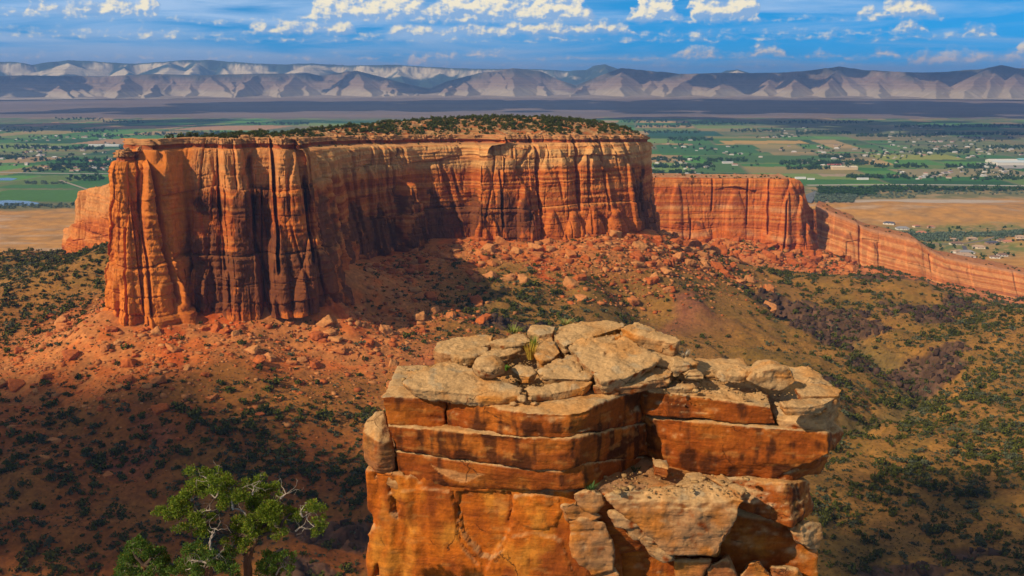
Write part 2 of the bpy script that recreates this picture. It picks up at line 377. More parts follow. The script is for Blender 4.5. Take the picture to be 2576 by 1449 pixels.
NAMED_FIELDS = [  # photo x0,x1,y0,y1 and colour
 (-60,140,478,505,(.055,.16,.022)),(-60,300,478,512,(.06,.15,.025)),(60,150,308,318,(.36,.20,.10)),(215,450,317,324,(.38,.22,.10)),(-60,60,292,296,(.36,.22,.10)),(460,690,316,328,(.38,.21,.10)),(215,380,350,362,(.36,.21,.10)),(380,560,345,357,(.34,.20,.09)),
 (300,560,355,372,(.030,.085,.032)),(250,470,372,390,(.030,.085,.030)),(40,320,428,442,(.05,.12,.028)),(1810,2020,354,362,(.44,.27,.07)),(2190,2400,389,402,(.24,.25,.040)),(2110,2280,464,472,(.11,.20,.030)),(2130,2240,461,466,(.10,.19,.03)),
 (1620,1800,330,342,(.022,.085,.045)),(1640,1900,365,385,(.045,.13,.03)),(1760,2100,392,410,(.06,.13,.03)),(0,240,465,474,(.05,.14,.03)),(0,120,395,410,(.30,.20,.09)),(2480,2600,410,424,(.30,.28,.26)),(2060,2130,438,444,(.33,.24,.15)),(2250,2576,425,445,(.24,.20,.095)),
 (1620,1660,388,396,(.34,.21,.06)),(2350,2500,372,380,(.15,.15,.05)),(1900,2200,375,383,(.20,.17,.07))]
def land_cover(x, y, z):
    n = len(x); P = np.c_[x, y, 0 * x]
    foot = seg_dist(x, y, CLIFF_FOOT); f2 = seg_dist(x, y, CLIFF2_FOOT)
    n1 = fbm(P / 60, 4, off=31); n2 = fbm(P / 14, 4, off=33); n3 = fbm(P / 180, 3, off=35); n4 = fbm(P / 5, 3, off=36)
    c = mixc(TAN, OLIVE, sstep(-.25, .35, n1 * .8 + n2 * .5))
    left = 1 - sstep(-80, 90, x + 60 * n3)                   # the left of the canyon has redder soil
    c = mixc(c, (.25,.072,.013), left * (.50 + .5 * sstep(-.2, .3, n1)) * sstep(200, 330, np.hypot(x, y)) * (1 - sstep(640, 760, y + .2 * x)))
    c = mixc(c, MAUVE, sstep(.22, .40, n3 + .5 * n1) * (1 - sstep(120, 190, foot)) * .75)
    wid = 78 + 40 * n1 + 26 * n3 + 40 * sstep(-150, -350, x)
    tal = 1 - sstep(.55, 1.15, foot / wid)
    tal = tal * sstep(-420, -290, x + .12 * (y - 640)) 
    c = mixc(c, mixc(TALUS, (.46,.115,.022), sstep(-.15, .35, n2 + n1 * .6)), tal)
    for tr in RED_TRAILS:
        d = seg_dist(x, y, pxline(*tr)) + 14 * n2 + 5 * n4
        c = mixc(c, RED, (1 - sstep(1, 11, d)) * .9)
    t2 = (1 - sstep(60, 125, f2 + 40 * n1)) * sstep(1090, 1160, y)
    c = mixc(c, mixc((.46,.15,.05), (.42,.12,.035), sstep(-.2, .3, n2)), t2)
    apron = (1 - sstep(80, 150, f2 + 40 * n1)) * sstep(560, 680, x) * sstep(1080, 1150, y)
    c = mixc(c, mixc((.50,.185,.075), (.44,.13,.05), sstep(-.2, .2, fbm(P / np.array([70, 9, 1.0]), 3))), apron)
    rk = rock_mask(x, y)
    c = mixc(c, mixc((.060,.034,.022), (.105,.055,.034), sstep(-.3, .3, n2)), rk * .9)
    gl = 1 - sstep(4, 26, seg_dist(x, y, GULLY) + 18 * n2)
    c = mixc(c, (.10,.085,.03), gl * .6 * (1 - rk))
    n5 = fbm(P / 2.2, 2, off=37)
    c = c * (1 + .42 * n4 + .30 * n2 + .45 * n5 * (y < 900))[:, None]
    # dry hills beyond the canyon mouth
    v = sstep(1430, 1560, y)
    gold = mixc((.45,.215,.050), (.33,.175,.055), sstep(-.2, .35, n1 + .5 * n3))
    gold = mixc(gold, (.40,.27,.17), sstep(.10, .35, fbm(P / np.array([160, 60, 1.0]), 4, off=51)) * .7)
    gold = gold * (1 + .30 * fbm(P / 25, 3, off=52) + .25 * fbm(P / np.array([60, 20, 1.0]), 3, off=53))[:, None]
    c = mixc(c, gold, v)
    # farmland
    a = math.radians(-7); u = x * math.cos(a) + y * math.sin(a); w = -x * math.sin(a) + y * math.cos(a)
    edge = np.where(x > 0, 3060 + 60 * n3, 2650 + 60 * n3)
    farm = sstep(-25, 25, y - edge)
    S = 402.0
    i = np.floor(u / S).astype(np.int64); j = np.floor(w / S).astype(np.int64)
    k = cell_hash(i, j, 1); sub = np.where(k < .45, 2, np.where(k < .75, 3, 1)); hor = cell_hash(i, j, 2) < .5
    fu = u / S - i; fw = w / S - j
    si = np.where(hor, (fu * sub).astype(np.int64), 0); sj = np.where(hor, 0, (fw * sub).astype(np.int64))
    h1 = cell_hash(i * 7 + si, j * 7 + sj, 3)
    fc = 1.15 * FIELD_COLS[(h1 * (len(FIELD_COLS) - .01)).astype(int)] * (.8 + .4 * cell_hash(i * 7 + si, j * 7 + sj, 5))[:, None]
    town = sstep(.02, .22, fbm(P / np.array([1500, 800, 1.0]), 3, off=61) + .10 * sstep(0, 3000, x))
    scrub = mixc((.17,.15,.065), (.10,.12,.045), sstep(-.2, .2, fbm(P / 90, 3, off=63)))
    fc = mixc(fc, scrub, town * .75)
    edgew = np.minimum(np.minimum(fu, 1 - fu), np.minimum(fw, 1 - fw)) * S
    fc = mixc(fc, (.17,.15,.08), (1 - sstep(5, 12, edgew)) * .6)
    c = mixc(c, fc, farm)
    px, py = to_px(np.c_[x, y, z])
    for (x0, x1, y0, y1, cc) in NAMED_FIELDS:
        p = at_z((x0 + x1) / 2, y1, VALLEY_Z); p2 = at_z((x0 + x1) / 2, y0, VALLEY_Z)
        w0 = at_z(x0, (y0 + y1) / 2, VALLEY_Z).x; w1 = at_z(x1, (y0 + y1) / 2, VALLEY_Z).x
        sk = (y - p.y) * .10
        ins = (x > w0 + sk) & (x < w1 + sk) & (y > p.y + .03 * (x - w0)) & (y < p2.y + .03 * (x - w0))
        c[ins] = np.array(cc) * (1 + .12 * n2[ins] + .1 * n1[ins])[:, None]
    # belt of river scrub, gravel bars
    rv = sstep(2700, 2800, y + 60 * n3) * (1 - sstep(3060, 3110, y + 30 * n2)) * sstep(500, 700, x)
    c = mixc(c, mixc((.10,.13,.055), (.30,.22,.10), sstep(-.1, .3, n1)), rv * .85)
    gp = at_z(2310, 507, VALLEY_Z); gr = 1 - sstep(.6, 1.05, np.hypot((x - gp.x) / 330, (y - gp.y) / 60) + .35 * n1)
    c = mixc(c, (.42,.33,.25), gr)
    rl = sstep(2430, 2510, y + 40 * n1) * (1 - sstep(2630, 2680, y)) * (1 - sstep(-500, -200, x))
    c = mixc(c, (.075,.11,.05), rl * .8)
    # subdivision greenery in the side valley
    sg = sstep(1800, 1880, y - .02 * x) * (1 - sstep(2200, 2300, y + 40 * n1)) * sstep(640, 760, x) * (1 - sstep(.15, .45, np.exp(-(((x - 1130) / 120) ** 2 + ((y - 1960) / 110) ** 2))))
    c = mixc(c, mixc((.085,.14,.035), (.27,.19,.075), sstep(-.25, .25, n2 + n1)), sg * .85)
    # the bare plain at the foot of the far cliffs
    far = sstep(-150, 150, y - 8350 - 500 * n3)
    pl = mixc((.21,.145,.11), (.145,.108,.092), sstep(-.3, .3, fbm(P / np.array([2600, 500, 1.0]), 4, off=71)))
    c = mixc(c, pl, far)
    c = mixc(c, (.38,.29,.20), sstep(13400, 14600, y + 900 * n3) * .6)
    return np.clip(c, .005, .9)

def build_ground():
    th = np.linspace(math.radians(-36), math.radians(36), 1180)
    r = np.concatenate([np.linspace(6, 330, 60), np.linspace(331.5, 1150, 640), np.linspace(1152, 1620, 190), 1 / np.linspace(1 / 1625, 1 / 9200, 330), np.geomspace(9300, 40000, 60)])
    R, T = np.meshgrid(r, th, indexing='ij')
    x = (R * np.sin(T)).ravel(); y = (R * np.cos(T)).ravel()
    z = ground_z(x, y)
    c = land_cover(x, y, z)
    me = mesh_np('ground', np.c_[x, y, z], grid_faces(len(r), len(th)), col=c)
    return tag(link('ground', me, tint_material('soil', 1.6, .30, .55, .5)), 'canyon floor and valley of red soil, dry grass and green farmland', 'ground', kind='structure')
ground = build_ground()
# ------------------------------------------------------------------ the cliffs
def resample(pts, steps):
    """Points along a polyline; steps[i] metres between samples on segment i. Corners are eased."""
    out = []
    for k in range(len(pts) - 1):
        a, b = np.array(pts[k][:2]), np.array(pts[k + 1][:2]); n = max(2, int(np.linalg.norm(b - a) / steps[k]))
        out.append(a + (b - a) * np.arange(n)[:, None] / n)
    out.append(np.array([pts[-1][:2]]))
    return np.concatenate(out)
def ease(P, passes, closed):
    for _ in range(passes):
        if closed: P = .25 * np.roll(P, 1, 0) + .5 * P + .25 * np.roll(P, -1, 0)
        else:
            Q = P.copy(); Q[1:-1] = .25 * P[:-2] + .5 * P[1:-1] + .25 * P[2:]; P = Q
    return P
def outward(P, closed):
    if closed: t = np.roll(P, -3, 0) - np.roll(P, 3, 0)
    else: t = np.gradient(P, axis=0)
    t /= np.linalg.norm(t, axis=1)[:, None] + 1e-9
    return np.c_[t[:, 1], -t[:, 0]]
def panels(u, v, seed, amp, tilt, crack, cw, vcrack=.4):
    """Jointed rock: courses of upright blocks; each block stands out by its own amount, leans its own way, and is parted from the next by a joint."""
    j = np.floor(v).astype(np.int64); fv = v - j
    uu = u + 3 * cell_hash(j, j * 0, seed + 5); i = np.floor(uu).astype(np.int64); fu = uu - i
    out = amp * (cell_hash(i, j, seed) - .5) * 2 + tilt * (fu - .5) * (cell_hash(i, j, seed + 1) - .5) * 2 + .5 * tilt * (fv - .5) * (cell_hash(i, j, seed + 2) - .5) * 2
    eu = np.minimum(fu, 1 - fu); ev = np.minimum(fv, 1 - fv)
    return out - crack * np.clip(1 - eu / cw, 0, 1) ** .8 - vcrack * crack * np.clip(1 - ev / (cw * .5), 0, 1)
CREAM, ORANGE, RUST, VARN, REDBAND, CAPC = np.array((.56,.285,.098)), np.array((.50,.132,.021)), np.array((.36,.080,.014)), np.array((.085,.030,.013)), np.array((.40,.085,.016)), np.array((.42,.205,.075))

def wall_rows(x0, y0, nx, ny, zb, zs, batter, cols, cracks, px, seed, nrow=300, rough=1.0, joint=1.0, shoulder=.90, sr=4.5, part=.38, flute=None):
    """A cliff wall: rows of points from the foot to the shoulder, pushed out by columns and in by cracks and noise. Returns X, Y, Z, T (rows x columns)."""
    t = np.linspace(0, 1, nrow)[:, None]; n = len(x0)
    Z = zb[None] + (zs - zb)[None] * t
    T = np.broadcast_to(t, Z.shape)
    off = -batter * (1 - (1 - t) ** 1.35) + np.zeros_like(Z)
    for (p0, hw, prot, top, wid) in cols:
        w = hw * (1 + wid * (1 - t / max(top, .2)).clip(0, 1))
        # the narrowing top of a column
        w = w * np.where(top < .99, (1 - .62 * sstep(top - .30, top + .02, t)), 1.0)
        u = (px[None] - p0) / w
        prof = np.sqrt(np.clip(1 - np.abs(u) ** 2.6, 0, 1))
        m = prof * (1 - sstep(top - .02, top + .03, t) if top < .99 else 1.0) 
        off = np.maximum(off, off + prot * m)
    X0 = np.broadcast_to(x0[None], Z.shape); Y0 = np.broadcast_to(y0[None], Z.shape)
    P = np.c_[X0.ravel(), Y0.ravel(), Z.ravel()]
    def N(sx, sz, o, off_, rid=False): return fbm(P / np.array([sx, sx, sz]), o, ridged=rid, off=off_ + seed).reshape(Z.shape)
    big = N(36, 120, 3, 1.0); mid = N(13, 26, 4, 5.0); sm = N(4.2, 6, 4, 11.0)
    off = off + rough * ((3.0 if flute is None else flute) * big + .8 * mid + .5 * sm)
    # sheets that have come away: steps with sharp edges
    q = N(17, 22, 3, 23.0); off = off + rough * (1.2 * np.round(q * 5) / 5 * 2.0)
    q2 = N(5.5, 8, 3, 29.0); off = off + rough * (.45 * np.round(q2 * 4) / 4 * 2.0)
    arc = np.concatenate([[0], np.cumsum(np.hypot(np.diff(x0), np.diff(y0)))])
    wu = N(60, 400, 2, 73.0); wz = N(45, 45, 2, 71.0); wf = N(7, 9, 3, 74.0)
    U = np.broadcast_to(arc[None], Z.shape) + 40 * wu + .8 * wf; V_ = Z + 7 * wz + .6 * wf
    off = off + rough * (panels(U / 31.0, V_ / 75.0, 11, 2.6, 4.2, 3.0 * joint, .035, .25) + panels(U / 12.5 + .3, V_ / 33.0, 31, 1.3, 2.4, 1.6 * joint, .05) * sstep(.10, .2, N(46, 60, 2, 75.0)) + panels(U / 5.2, V_ / 13.0, 41, .6, 1.1, .7 * joint, .08) * sstep(.14, .28, N(28, 30, 2, 76.0)) + panels(U / 2.4, V_ / 5.0, 51, .3, .5, .3, .10) * sstep(.0, .25, N(18, 18, 2, 77.0)))
    # vertical joints
    j = N(44, 150, 2, 41.0); off = off - joint * rough * 3.6 * np.clip(1 - np.abs(j) / .05, 0, 1) ** .7 * sstep(-.2, .15, N(40, 40, 2, 43.0) + .1)
    j2 = N(7, 60, 2, 47.0); off = off - joint * rough * 1.2 * np.clip(1 - np.abs(j2) / .04, 0, 1) * sstep(.12, .3, N(30, 40, 2, 49.0))
    for (p0, wpx, dep, ta, tb) in cracks:
        wob = 5 * N(20, 34, 2, p0)[:, :]
        u = np.abs(px[None] - p0 - wob) / wpx
        off = off - dep * np.clip(1 - u, 0, 1) ** .6 * sstep(ta - .03, ta + .03, t) * (1 - sstep(tb - .03, tb + .03, t))
    # bedding: partings and thin ledges
    zz = Z + 1.2 * N(40, 40, 2, 53.0)
    bed = perlin(np.c_[0 * zz.ravel(), 0 * zz.ravel() + seed, zz.ravel() / 2.6]).reshape(Z.shape); bed = .4 * bed + .6 * np.round(bed * 3.2) / 2.6
    off = off + rough * .9 * bed * sstep(-.05, .3, N(60, 14, 2, 59.0) + .12)
    for tp, dp, ww in ((part, 2.2, .010), (part - .17, 1.0, .007), (part + .23, .7, .006)):
        tt = t + .012 * N(50, 50, 2, 61.0 + tp)
        off = off - dp * np.clip(1 - np.abs(tt - tp) / ww, 0, 1) * sstep(-.35, .1, N(70, 50, 2, 67 + tp) + .15)
    off = off + 1.6 * (t < part) * rough
    # rounded shoulder
    u = np.clip((t - shoulder) / (1 - shoulder), 0, 1)
    off = off - sr * (1 - np.sqrt(np.clip(1 - u ** 2, 0, 1)))
    return X0 + nx[None] * off, Y0 + ny[None] * off, Z.copy(), T

def wall_colour(X, Y, Z, T, px, seed, cream=(.64, .78), cream_amt=1.0, varn=None, fresh=None, base=None):
    sh = Z.shape; P = np.c_[X.ravel(), Y.ravel(), Z.ravel()]
    def N(sx, sz, o, off_): return fbm(P / np.array([sx, sx, sz]), o, off=off_ + seed)
    t = T.ravel() + .025 * N(40, 40, 3, 3.0)
    c = mixc(ORANGE if base is None else base, RUST, sstep(-.25, .45, N(22, 60, 4, 7.0) + .5 * N(5, 10, 3, 8.0)))
    band = N(300, 3.4, 3, 13.0) + .35 * N(300, 1.1, 2, 14.0)
    c = mixc(c, (.53, .195, .048), sstep(.0, .30, band) * .72 * sstep(.12, .35, t))
    c = mixc(c, (.29, .058, .012), sstep(.0, .3, -band) * .7)
    cr = sstep(cream[0], cream[1], t + .05 * N(12, 12, 3, 17.0)) * np.broadcast_to(np.asarray(cream_amt), sh).ravel()
    c = mixc(c, mixc(CREAM, (.50, .19, .055), sstep(-.05, .2, band) * .85), cr)
    if varn is not None:
        wv = N(8, 8, 3, 18.0); uu = (X.ravel() + .5 * Y.ravel()) / 10.0 + .5 * wv + 1.2 * N(60, 300, 2, 16.0); vv = Z.ravel() / 15.0 + .35 * wv; jv = np.floor(vv).astype(np.int64); iv = np.floor(uu + 3 * cell_hash(jv, 0 * jv, 5)).astype(np.int64)
        vn = N(14, 17, 4, 19.0) * .7 + N(3.5, 12, 3, 20.0) * .40 + N(45, 45, 2, 21.0) * .6 + .55 * (cell_hash(iv, jv, 9) - .5)
        v = sstep(.04, .30, vn + (varn.ravel() - .5) * 1.5)
        c = mixc(c, mixc(VARN, (.13, .040, .014), sstep(-.2, .3, N(4, 8, 3, 22.0))), v * .84)
    if fresh is not None:
        c = mixc(c, (.58, .165, .020), fresh.ravel() * sstep(-.4, .1, N(9, 26, 3, 25.0)))
    c = c * (1 + .22 * N(3, 3, 3, 27.0) + .14 * N(12, 30, 2, 28.0))[:, None]
    return np.clip(c, .01, .9)
MAT_CLIFF = tint_material('cliff sandstone', 1.3, .30, .8, .55, streak=True)

# --- the great mesa
front = [(255,775,640),(300,800,632),(345,806,632),(420,803,641),(470,778,656),(560,784,656),(650,769,666),(740,764,673),(818,756,681),(840,735,702),(868,694,742),(888,668,800),(905,655,845),(950,645,872),
         (1010,632,892),(1060,609,915),(1130,602,926),(1185,602,935),(1205,600,922),(1300,597,934),(1400,593,947),(1500,588,962),(1580,580,985),(1637,577,1012)]
F3 = [tuple(at_y(*f))[:2] for f in front]
loop = F3 + [(158, 1060), (170, 1110), (110, 1195), (0, 1215), (-150, 1160), (-214, 1000), (-224, 850), (-236, 760), (-266, 690), F3[0]]
steps = [0.33] * 9 + [1.2] * 3 + [.5] * (len(front) - 13) + [.8] + [5] * 7 + [2.0, 1.5]
Pm = ease(resample(loop, steps)[:-1], 14, True)
Nm = outward(Pm, True)
for _ in range(30): Nm = .25 * np.roll(Nm, 1, 0) + .5 * Nm + .25 * np.roll(Nm, -1, 0)
Nm /= np.linalg.norm(Nm, axis=1)[:, None]
zfoot = ground_z(Pm[:, 0], Pm[:, 1], False)
pxm, pym = to_px(np.c_[Pm, zfoot]); pxm = np.where(Pm[:, 1] < 1025 - 0 * pxm, pxm, 9999.0)
pxm = np.where((Pm[:, 0] < -225) & (Pm[:, 1] > 652) & (pxm < 330), -9999.0, pxm)
def zrim(x, y): return -41.5 - .050 * (y - 690) - 7.5 * sstep(-227, -238, x) * (1 - sstep(740, 800, y))
back = sstep(745, 800, pxm) * (1 - sstep(1330, 1440, pxm)) * (Pm[:, 1] > 690)
caph = 6.6 + 1.6 * back; setb = 2.0 + 13.0 * back + 1.5 * fbm(np.c_[Pm / 25, 0 * zfoot], 3, off=88)
caph = caph + 1.0 * fbm(np.c_[Pm / 40, 0 * zfoot], 2, off=90)
rimj = 1.5 * np.round(2 * fbm(np.c_[Pm / 9, 0 * zfoot], 3, off=93)) + .7 * fbm(np.c_[Pm / 2.5, 0 * zfoot], 2, off=94)
zs = zrim(Pm[:, 0], Pm[:, 1]) - caph
m_cols = [(312,26,5,1.,.3),(350,20,3,.80,.5),(404,20,10,.94,1.3),(455,21,10,1.,.45),(612,30,10.5,1.,.75),(735,34,11,1.,.9),(795,44,8,.46,.5),(705,14,6,.60,.9),(545,20,3,.5,.9),(505,16,3,.70,.9),(665,16,3,.7,1.0),(855,10,4,.55,.6),
          (1036,27,15,.66,.25),(1105,30,3,.8,.5),(1225,22,4,.8,.3),(1290,34,3.5,.86,.3),(1322,17,7,.60,.5),(1405,40,6,.95,.5),(1500,36,6,.97,.4),(1570,34,5,.93,.5),(1385,20,5,.33,.6),(1440,24,6,.30,.6),(1490,20,6,.33,.5),(1545,26,7,.30,.5),(1340,12,4,.36,.5),(1212,14,5,.30,.4),(940,34,3,1.,.3),(1245,8,3,.25,.4)]
m_cracks = [(431,5,11,.15,1.1),(380,4,5,.1,.8),(706,5,13,.28,1.1),(786,5,9,.30,.82),(884,9,15,.15,1.1),(866,5,9,.0,.8),(925,4,6,.3,1.0),(1014,4,8,.35,1.1),(1199,4,7,.0,.92),(1362,5,9,.30,1.1),(1461,5,9,.32,1.1),(1531,4,6,.3,1.1),(1265,4,5,.2,.75),(576,5,6,.3,.95),(652,5,6,.35,.95),(1598,4,6,.2,1.0),(330,4,5,.0,.6)]
Xw, Yw, Zw, Tw = wall_rows(Pm[:, 0], Pm[:, 1], Nm[:, 0], Nm[:, 1], zfoot - 7, zs, 13.0, m_cols, m_cracks, pxm, 0.0, nrow=300)
TT = np.broadcast_to(Tw, Zw.shape); PXm = np.broadcast_to(pxm[None], Zw.shape)
butt = 1 - sstep(838, 885, PXm)
# dark desert varnish where the photograph shows it
varn = .33 + .27 * np.exp(-((TT - .28) / .24) ** 2) + butt * .20 * (1 - sstep(.72, .86, TT)) * sstep(480, 520, PXm)
for (a, b, t0, t1, k) in ((880,1200,.02,.40,.26),(600,700,.45,.85,.28),(690,830,.05,.40,.25),(1005,1030,.4,.95,.3),(1600,1660,.0,.75,.5),(1545,1600,.35,.6,.18),(1250,1340,.05,.5,.2),(455,480,.3,.8,.2),(520,700,.10,.40,.2),(1040,1190,.40,.58,.10)):
    varn = varn + k * sstep(a - 12, a + 12, PXm) * (1 - sstep(b - 12, b + 12, PXm)) * sstep(t0 - .05, t0 + .05, TT) * (1 - sstep(t1 - .06, t1 + .06, TT))
varn = varn - .40 * sstep(1330, 1350, PXm) * (1 - sstep(1590, 1610, PXm)) - .34 * (1 - sstep(470, 500, PXm)) - .25 * sstep(.68, .80, TT)
fresh = (1 - sstep(478, 500, PXm)) * .75
cream_amt = 1.0 - .45 * (1 - sstep(480, 520, PXm)) - .42 * butt
cw = wall_colour(Xw, Yw, Zw, Tw, pxm, 0.0, (.73, .81), cream_amt, varn, fresh)
# bench, red band, caprock, top
n = len(Pm); sx, sy = Xw[-1], Yw[-1]
dirn = -Nm
rowsX, rowsY, rowsZ, rowsC = [], [], [], []
def add_row(d, z, colr, jag=0.0):
    rowsX.append(sx + dirn[:, 0] * d); rowsY.append(sy + dirn[:, 1] * d); rowsZ.append(z); rowsC.append(colr)
ns = lambda sc, o, off: fbm(np.c_[sx / sc, sy / sc, 0 * sx], o, off=off)
zr = zs + caph + rimj
for k in range(1, 8):                                   # bench
    f = k / 7; d = setb.clip(.3) * f
    add_row(d, zs + 1.5 * f ** 1.5 * back + .5 * ns(3, 3, 100 + k * .3), mixc(CREAM * .85, (.40, .17, .07), sstep(-.2, .3, ns(7, 3, 101) + f - .5)))
for k in range(1, 9):                                   # soft red band, undercut
    f = k / 8; d = setb.clip(.3) + .8 * math.sin(f * 3.14) + .7 * ns(2.5, 3, 104 + .2 * k)
    add_row(d, zs + 1.5 * back + (caph * .45 - 1.5 * back * .5) * f, mixc(REDBAND, (.30, .10, .04), sstep(-.2, .3, ns(5, 3, 105 + .3 * k))))
zc0 = rowsZ[-1]
for k in range(0, 15):                                  # caprock in two or three ledges that jut out
    f = k / 14; led = int(f * 2.99)
    jut = -1.7 + 1.1 * led + 2.4 * np.round(2.6 * ns(5.5, 3, 110 + 7 * led)) / 1.8 + .5 * ns(1.2, 2, 111 + k)
    d = setb.clip(.3) + jut
    dark = sstep(.0, .3, ns(4, 3, 112 + led) + (.25 if k % 5 == 0 else -.12))
    add_row(d, zc0 + (zr - zc0) * f, mixc(mixc(CAPC, (.50, .20, .07), sstep(-.1, .3, ns(6, 3, 113 + 3 * led))), (.12, .055, .032), dark * .85))
for k in range(1, 4):
    add_row(setb.clip(.3) + .6 + 1.2 * k, zr + .15 * k, mixc(CAPC, (.40, .17, .07), sstep(-.1, .3, ns(5, 3, 118 + k))))
Xa = np.vstack([Xw] + [r[None] for r in rowsX]); Ya = np.vstack([Yw] + [r[None] for r in rowsY]); Za = np.vstack([Zw] + [r[None] for r in rowsZ])
Ca = np.vstack([cw] + rowsC)
# the top: a level sheet inside the rim of the caprock, rising a little towards the middle
def inside(x, y, poly):
    r = np.zeros(len(x), bool); px_, py_ = poly[:, 0], poly[:, 1]
    for i in range(len(poly)):
        x0_, y0_, x1_, y1_ = px_[i - 1], py_[i - 1], px_[i], py_[i]
        k = (y0_ > y) != (y1_ > y)
        if y0_ != y1_: r ^= k & (x < (x1_ - x0_) * (y - y0_) / (y1_ - y0_) + x0_)
    return r
rim_poly = np.c_[rowsX[-2], rowsY[-2]][::5]
def mesa_z(x, y):
    d = seg_dist(x, y, [tuple(p) for p in rim_poly[::4]] + [tuple(rim_poly[0])])
    P = np.c_[x, y, 0 * x]
    up = (15 * (1 - np.exp(-d / 70)) + 9 * sstep(850, 1120, y) * (1 - np.exp(-d / 40))) * sstep(640, 800, y + .35 * (x + 200))
    led = .9 * np.round(1.7 * fbm(P / 20, 3, off=120)) + .55 * fbm(P / 5, 3, off=121)
    return zrim(x, y) + .25 + (up + led) * sstep(0, 12, d), d
gx, gy = np.meshgrid(np.arange(-275, 180, 1.5), np.arange(640, 1225, 1.5)); gsh = gx.shape; gx, gy = gx.ravel(), gy.ravel()
ins = inside(gx, gy, rim_poly)
gz = np.full(len(gx), -60.0); gd = np.zeros(len(gx)); gz[ins], gd[ins] = mesa_z(gx[ins], gy[ins])
gf = grid_faces(*gsh); gf = gf[ins[gf].all(1)]
use = np.unique(gf); remap = np.zeros(len(gx), int); remap[use] = np.arange(len(use))
gP = np.c_[gx, gy, 0 * gx]
gcol = mixc((.38, .20, .075), (.36, .105, .024), sstep(-.15, .2, fbm(gP / 13, 4, off=122)))
gcol = mixc(gcol, (.14, .095, .030), sstep(.05, .3, fbm(gP / 6, 3, off=123)) * .7)
bench_pts = (np.array(rowsX[:7]), np.array(rowsY[:7]), np.array(rowsZ[:7]))
V1 = np.c_[Xa.ravel(), Ya.ravel(), Za.ravel()]
me = mesh_np('mesa', np.vstack([V1, np.c_[gx, gy, gz][use]]), np.vstack([grid_faces(Xa.shape[0], n, True), remap[gf] + len(V1)]), col=np.vstack([Ca, gcol[use]]))
tag(link('mesa', me, MAT_CLIFF), 'great flat-topped sandstone mesa with sheer orange cliffs and cream upper bands', 'mesa', kind='structure')

def simple_cliff(name, label, foot, rimz, batter, cols, cracks, seed, step, depth, nrow=170, flute=4.0, rough=.8, cream=(.9, 1.1), camt=0.0, varn_k=.32, base=None, part=.36, back_pts=None, sink=6, sr=2.5, topcol=(.45,.20,.08), banded=None, end_taper=0, joint=.6):
    """A cliff face seen from one side with ground behind its rim: foot points in order from left to right."""
    P0 = [tuple(at_y(*f)) for f in foot]
    P = ease(resample([p[:2] for p in P0], [step] * (len(P0) - 1)), 10, False)
    L = np.linspace(0, 1, len(P)); 
    Nn = outward(P, False)
    for _ in range(25): Nn[1:-1] = .25 * Nn[:-2] + .5 * Nn[1:-1] + .25 * Nn[2:]
    Nn /= np.linalg.norm(Nn, axis=1)[:, None]
    zf = np.interp(P[:, 0], [p[0] for p in P0], [p[2] for p in P0])
    px, _ = to_px(np.c_[P, zf])
    zt = rimz(px, P)
    X, Y, Z, T = wall_rows(P[:, 0], P[:, 1], Nn[:, 0], Nn[:, 1], zf - sink, zt, batter, cols, cracks, px, seed, nrow=nrow, rough=rough, joint=joint, sr=sr, flute=flute, part=part)
    v = np.full(Z.shape, varn_k) + .10 * np.exp(-((T - .25) / .2) ** 2)
    c = wall_colour(X, Y, Z, T, px, seed, cream, camt, v, None, base)
    if banded is not None: c = banded(c, X, Y, Z, T, px)
    rX, rY, rZ, rC = [], [], [], []
    g = lambda x, y, s, o: fbm(np.c_[x / s, y / s, 0 * x], 3, off=o + seed)
    for k in range(1, 26):
        f = k / 25; d = depth * f ** 1.7
        x = X[-1] - Nn[:, 0] * d; y = Y[-1] - Nn[:, 1] * d
        rX.append(x); rY.append(y); rZ.append(Z[-1] + 1.0 * np.round(1.5 * g(x, y, 14, 3)) + .6 * g(x, y, 4, 5) + (0 if k < 18 else -(f - .68) * 3.1 * 60 * (1 if end_taper else .4)))
        rC.append(mixc(topcol, (.36, .13, .05), sstep(-.1, .25, g(x, y, 10, 7))))
    Xa = np.vstack([X] + [r[None] for r in rX]); Ya = np.vstack([Y] + [r[None] for r in rY]); Za = np.vstack([Z] + [r[None] for r in rZ])
    me = mesh_np(name, np.c_[Xa.ravel(), Ya.ravel(), Za.ravel()], grid_faces(Xa.shape[0], len(P)), col=np.vstack([c] + rC))
    tag(link(name, me, MAT_CLIFF), label, 'cliff', kind='structure')
    return np.array(rX[:14]), np.array(rY[:14]), np.array(rZ[:14])

# --- the lower arm of the mesa that shows on its left
arm_rim = lambda px, P: np.array([at_y(p, np.interp(p, [160, 172, 184, 189, 205, 240, 262, 285, 312, 345], [572, 560, 500, 483, 477, 470, 467, 456, 446, 436]), yy + 8).z for p, yy in zip(px, P[:, 1])])
simple_cliff('cliff_spur', 'sunlit cream and orange cliff spur standing left of the mesa', [(140,632,1075),(163,634,1030),(200,634,1000),(250,628,965),(290,620,930),(340,612,890)], arm_rim, 7, [(175,10,4,.55,.2),(200,11,4,1.,.3),(232,20,5,1.,.3),(285,24,6,1.,.4),(250,14,3,.5,.5)], [(204,3,5,.1,1.),(222,3,5,.1,1.),(262,3,6,.1,1.),(296,4,6,.0,1.)], 300.0, .7, 40, cream=(.52, .72), camt=.62, varn_k=.24, sink=16, end_taper=1)

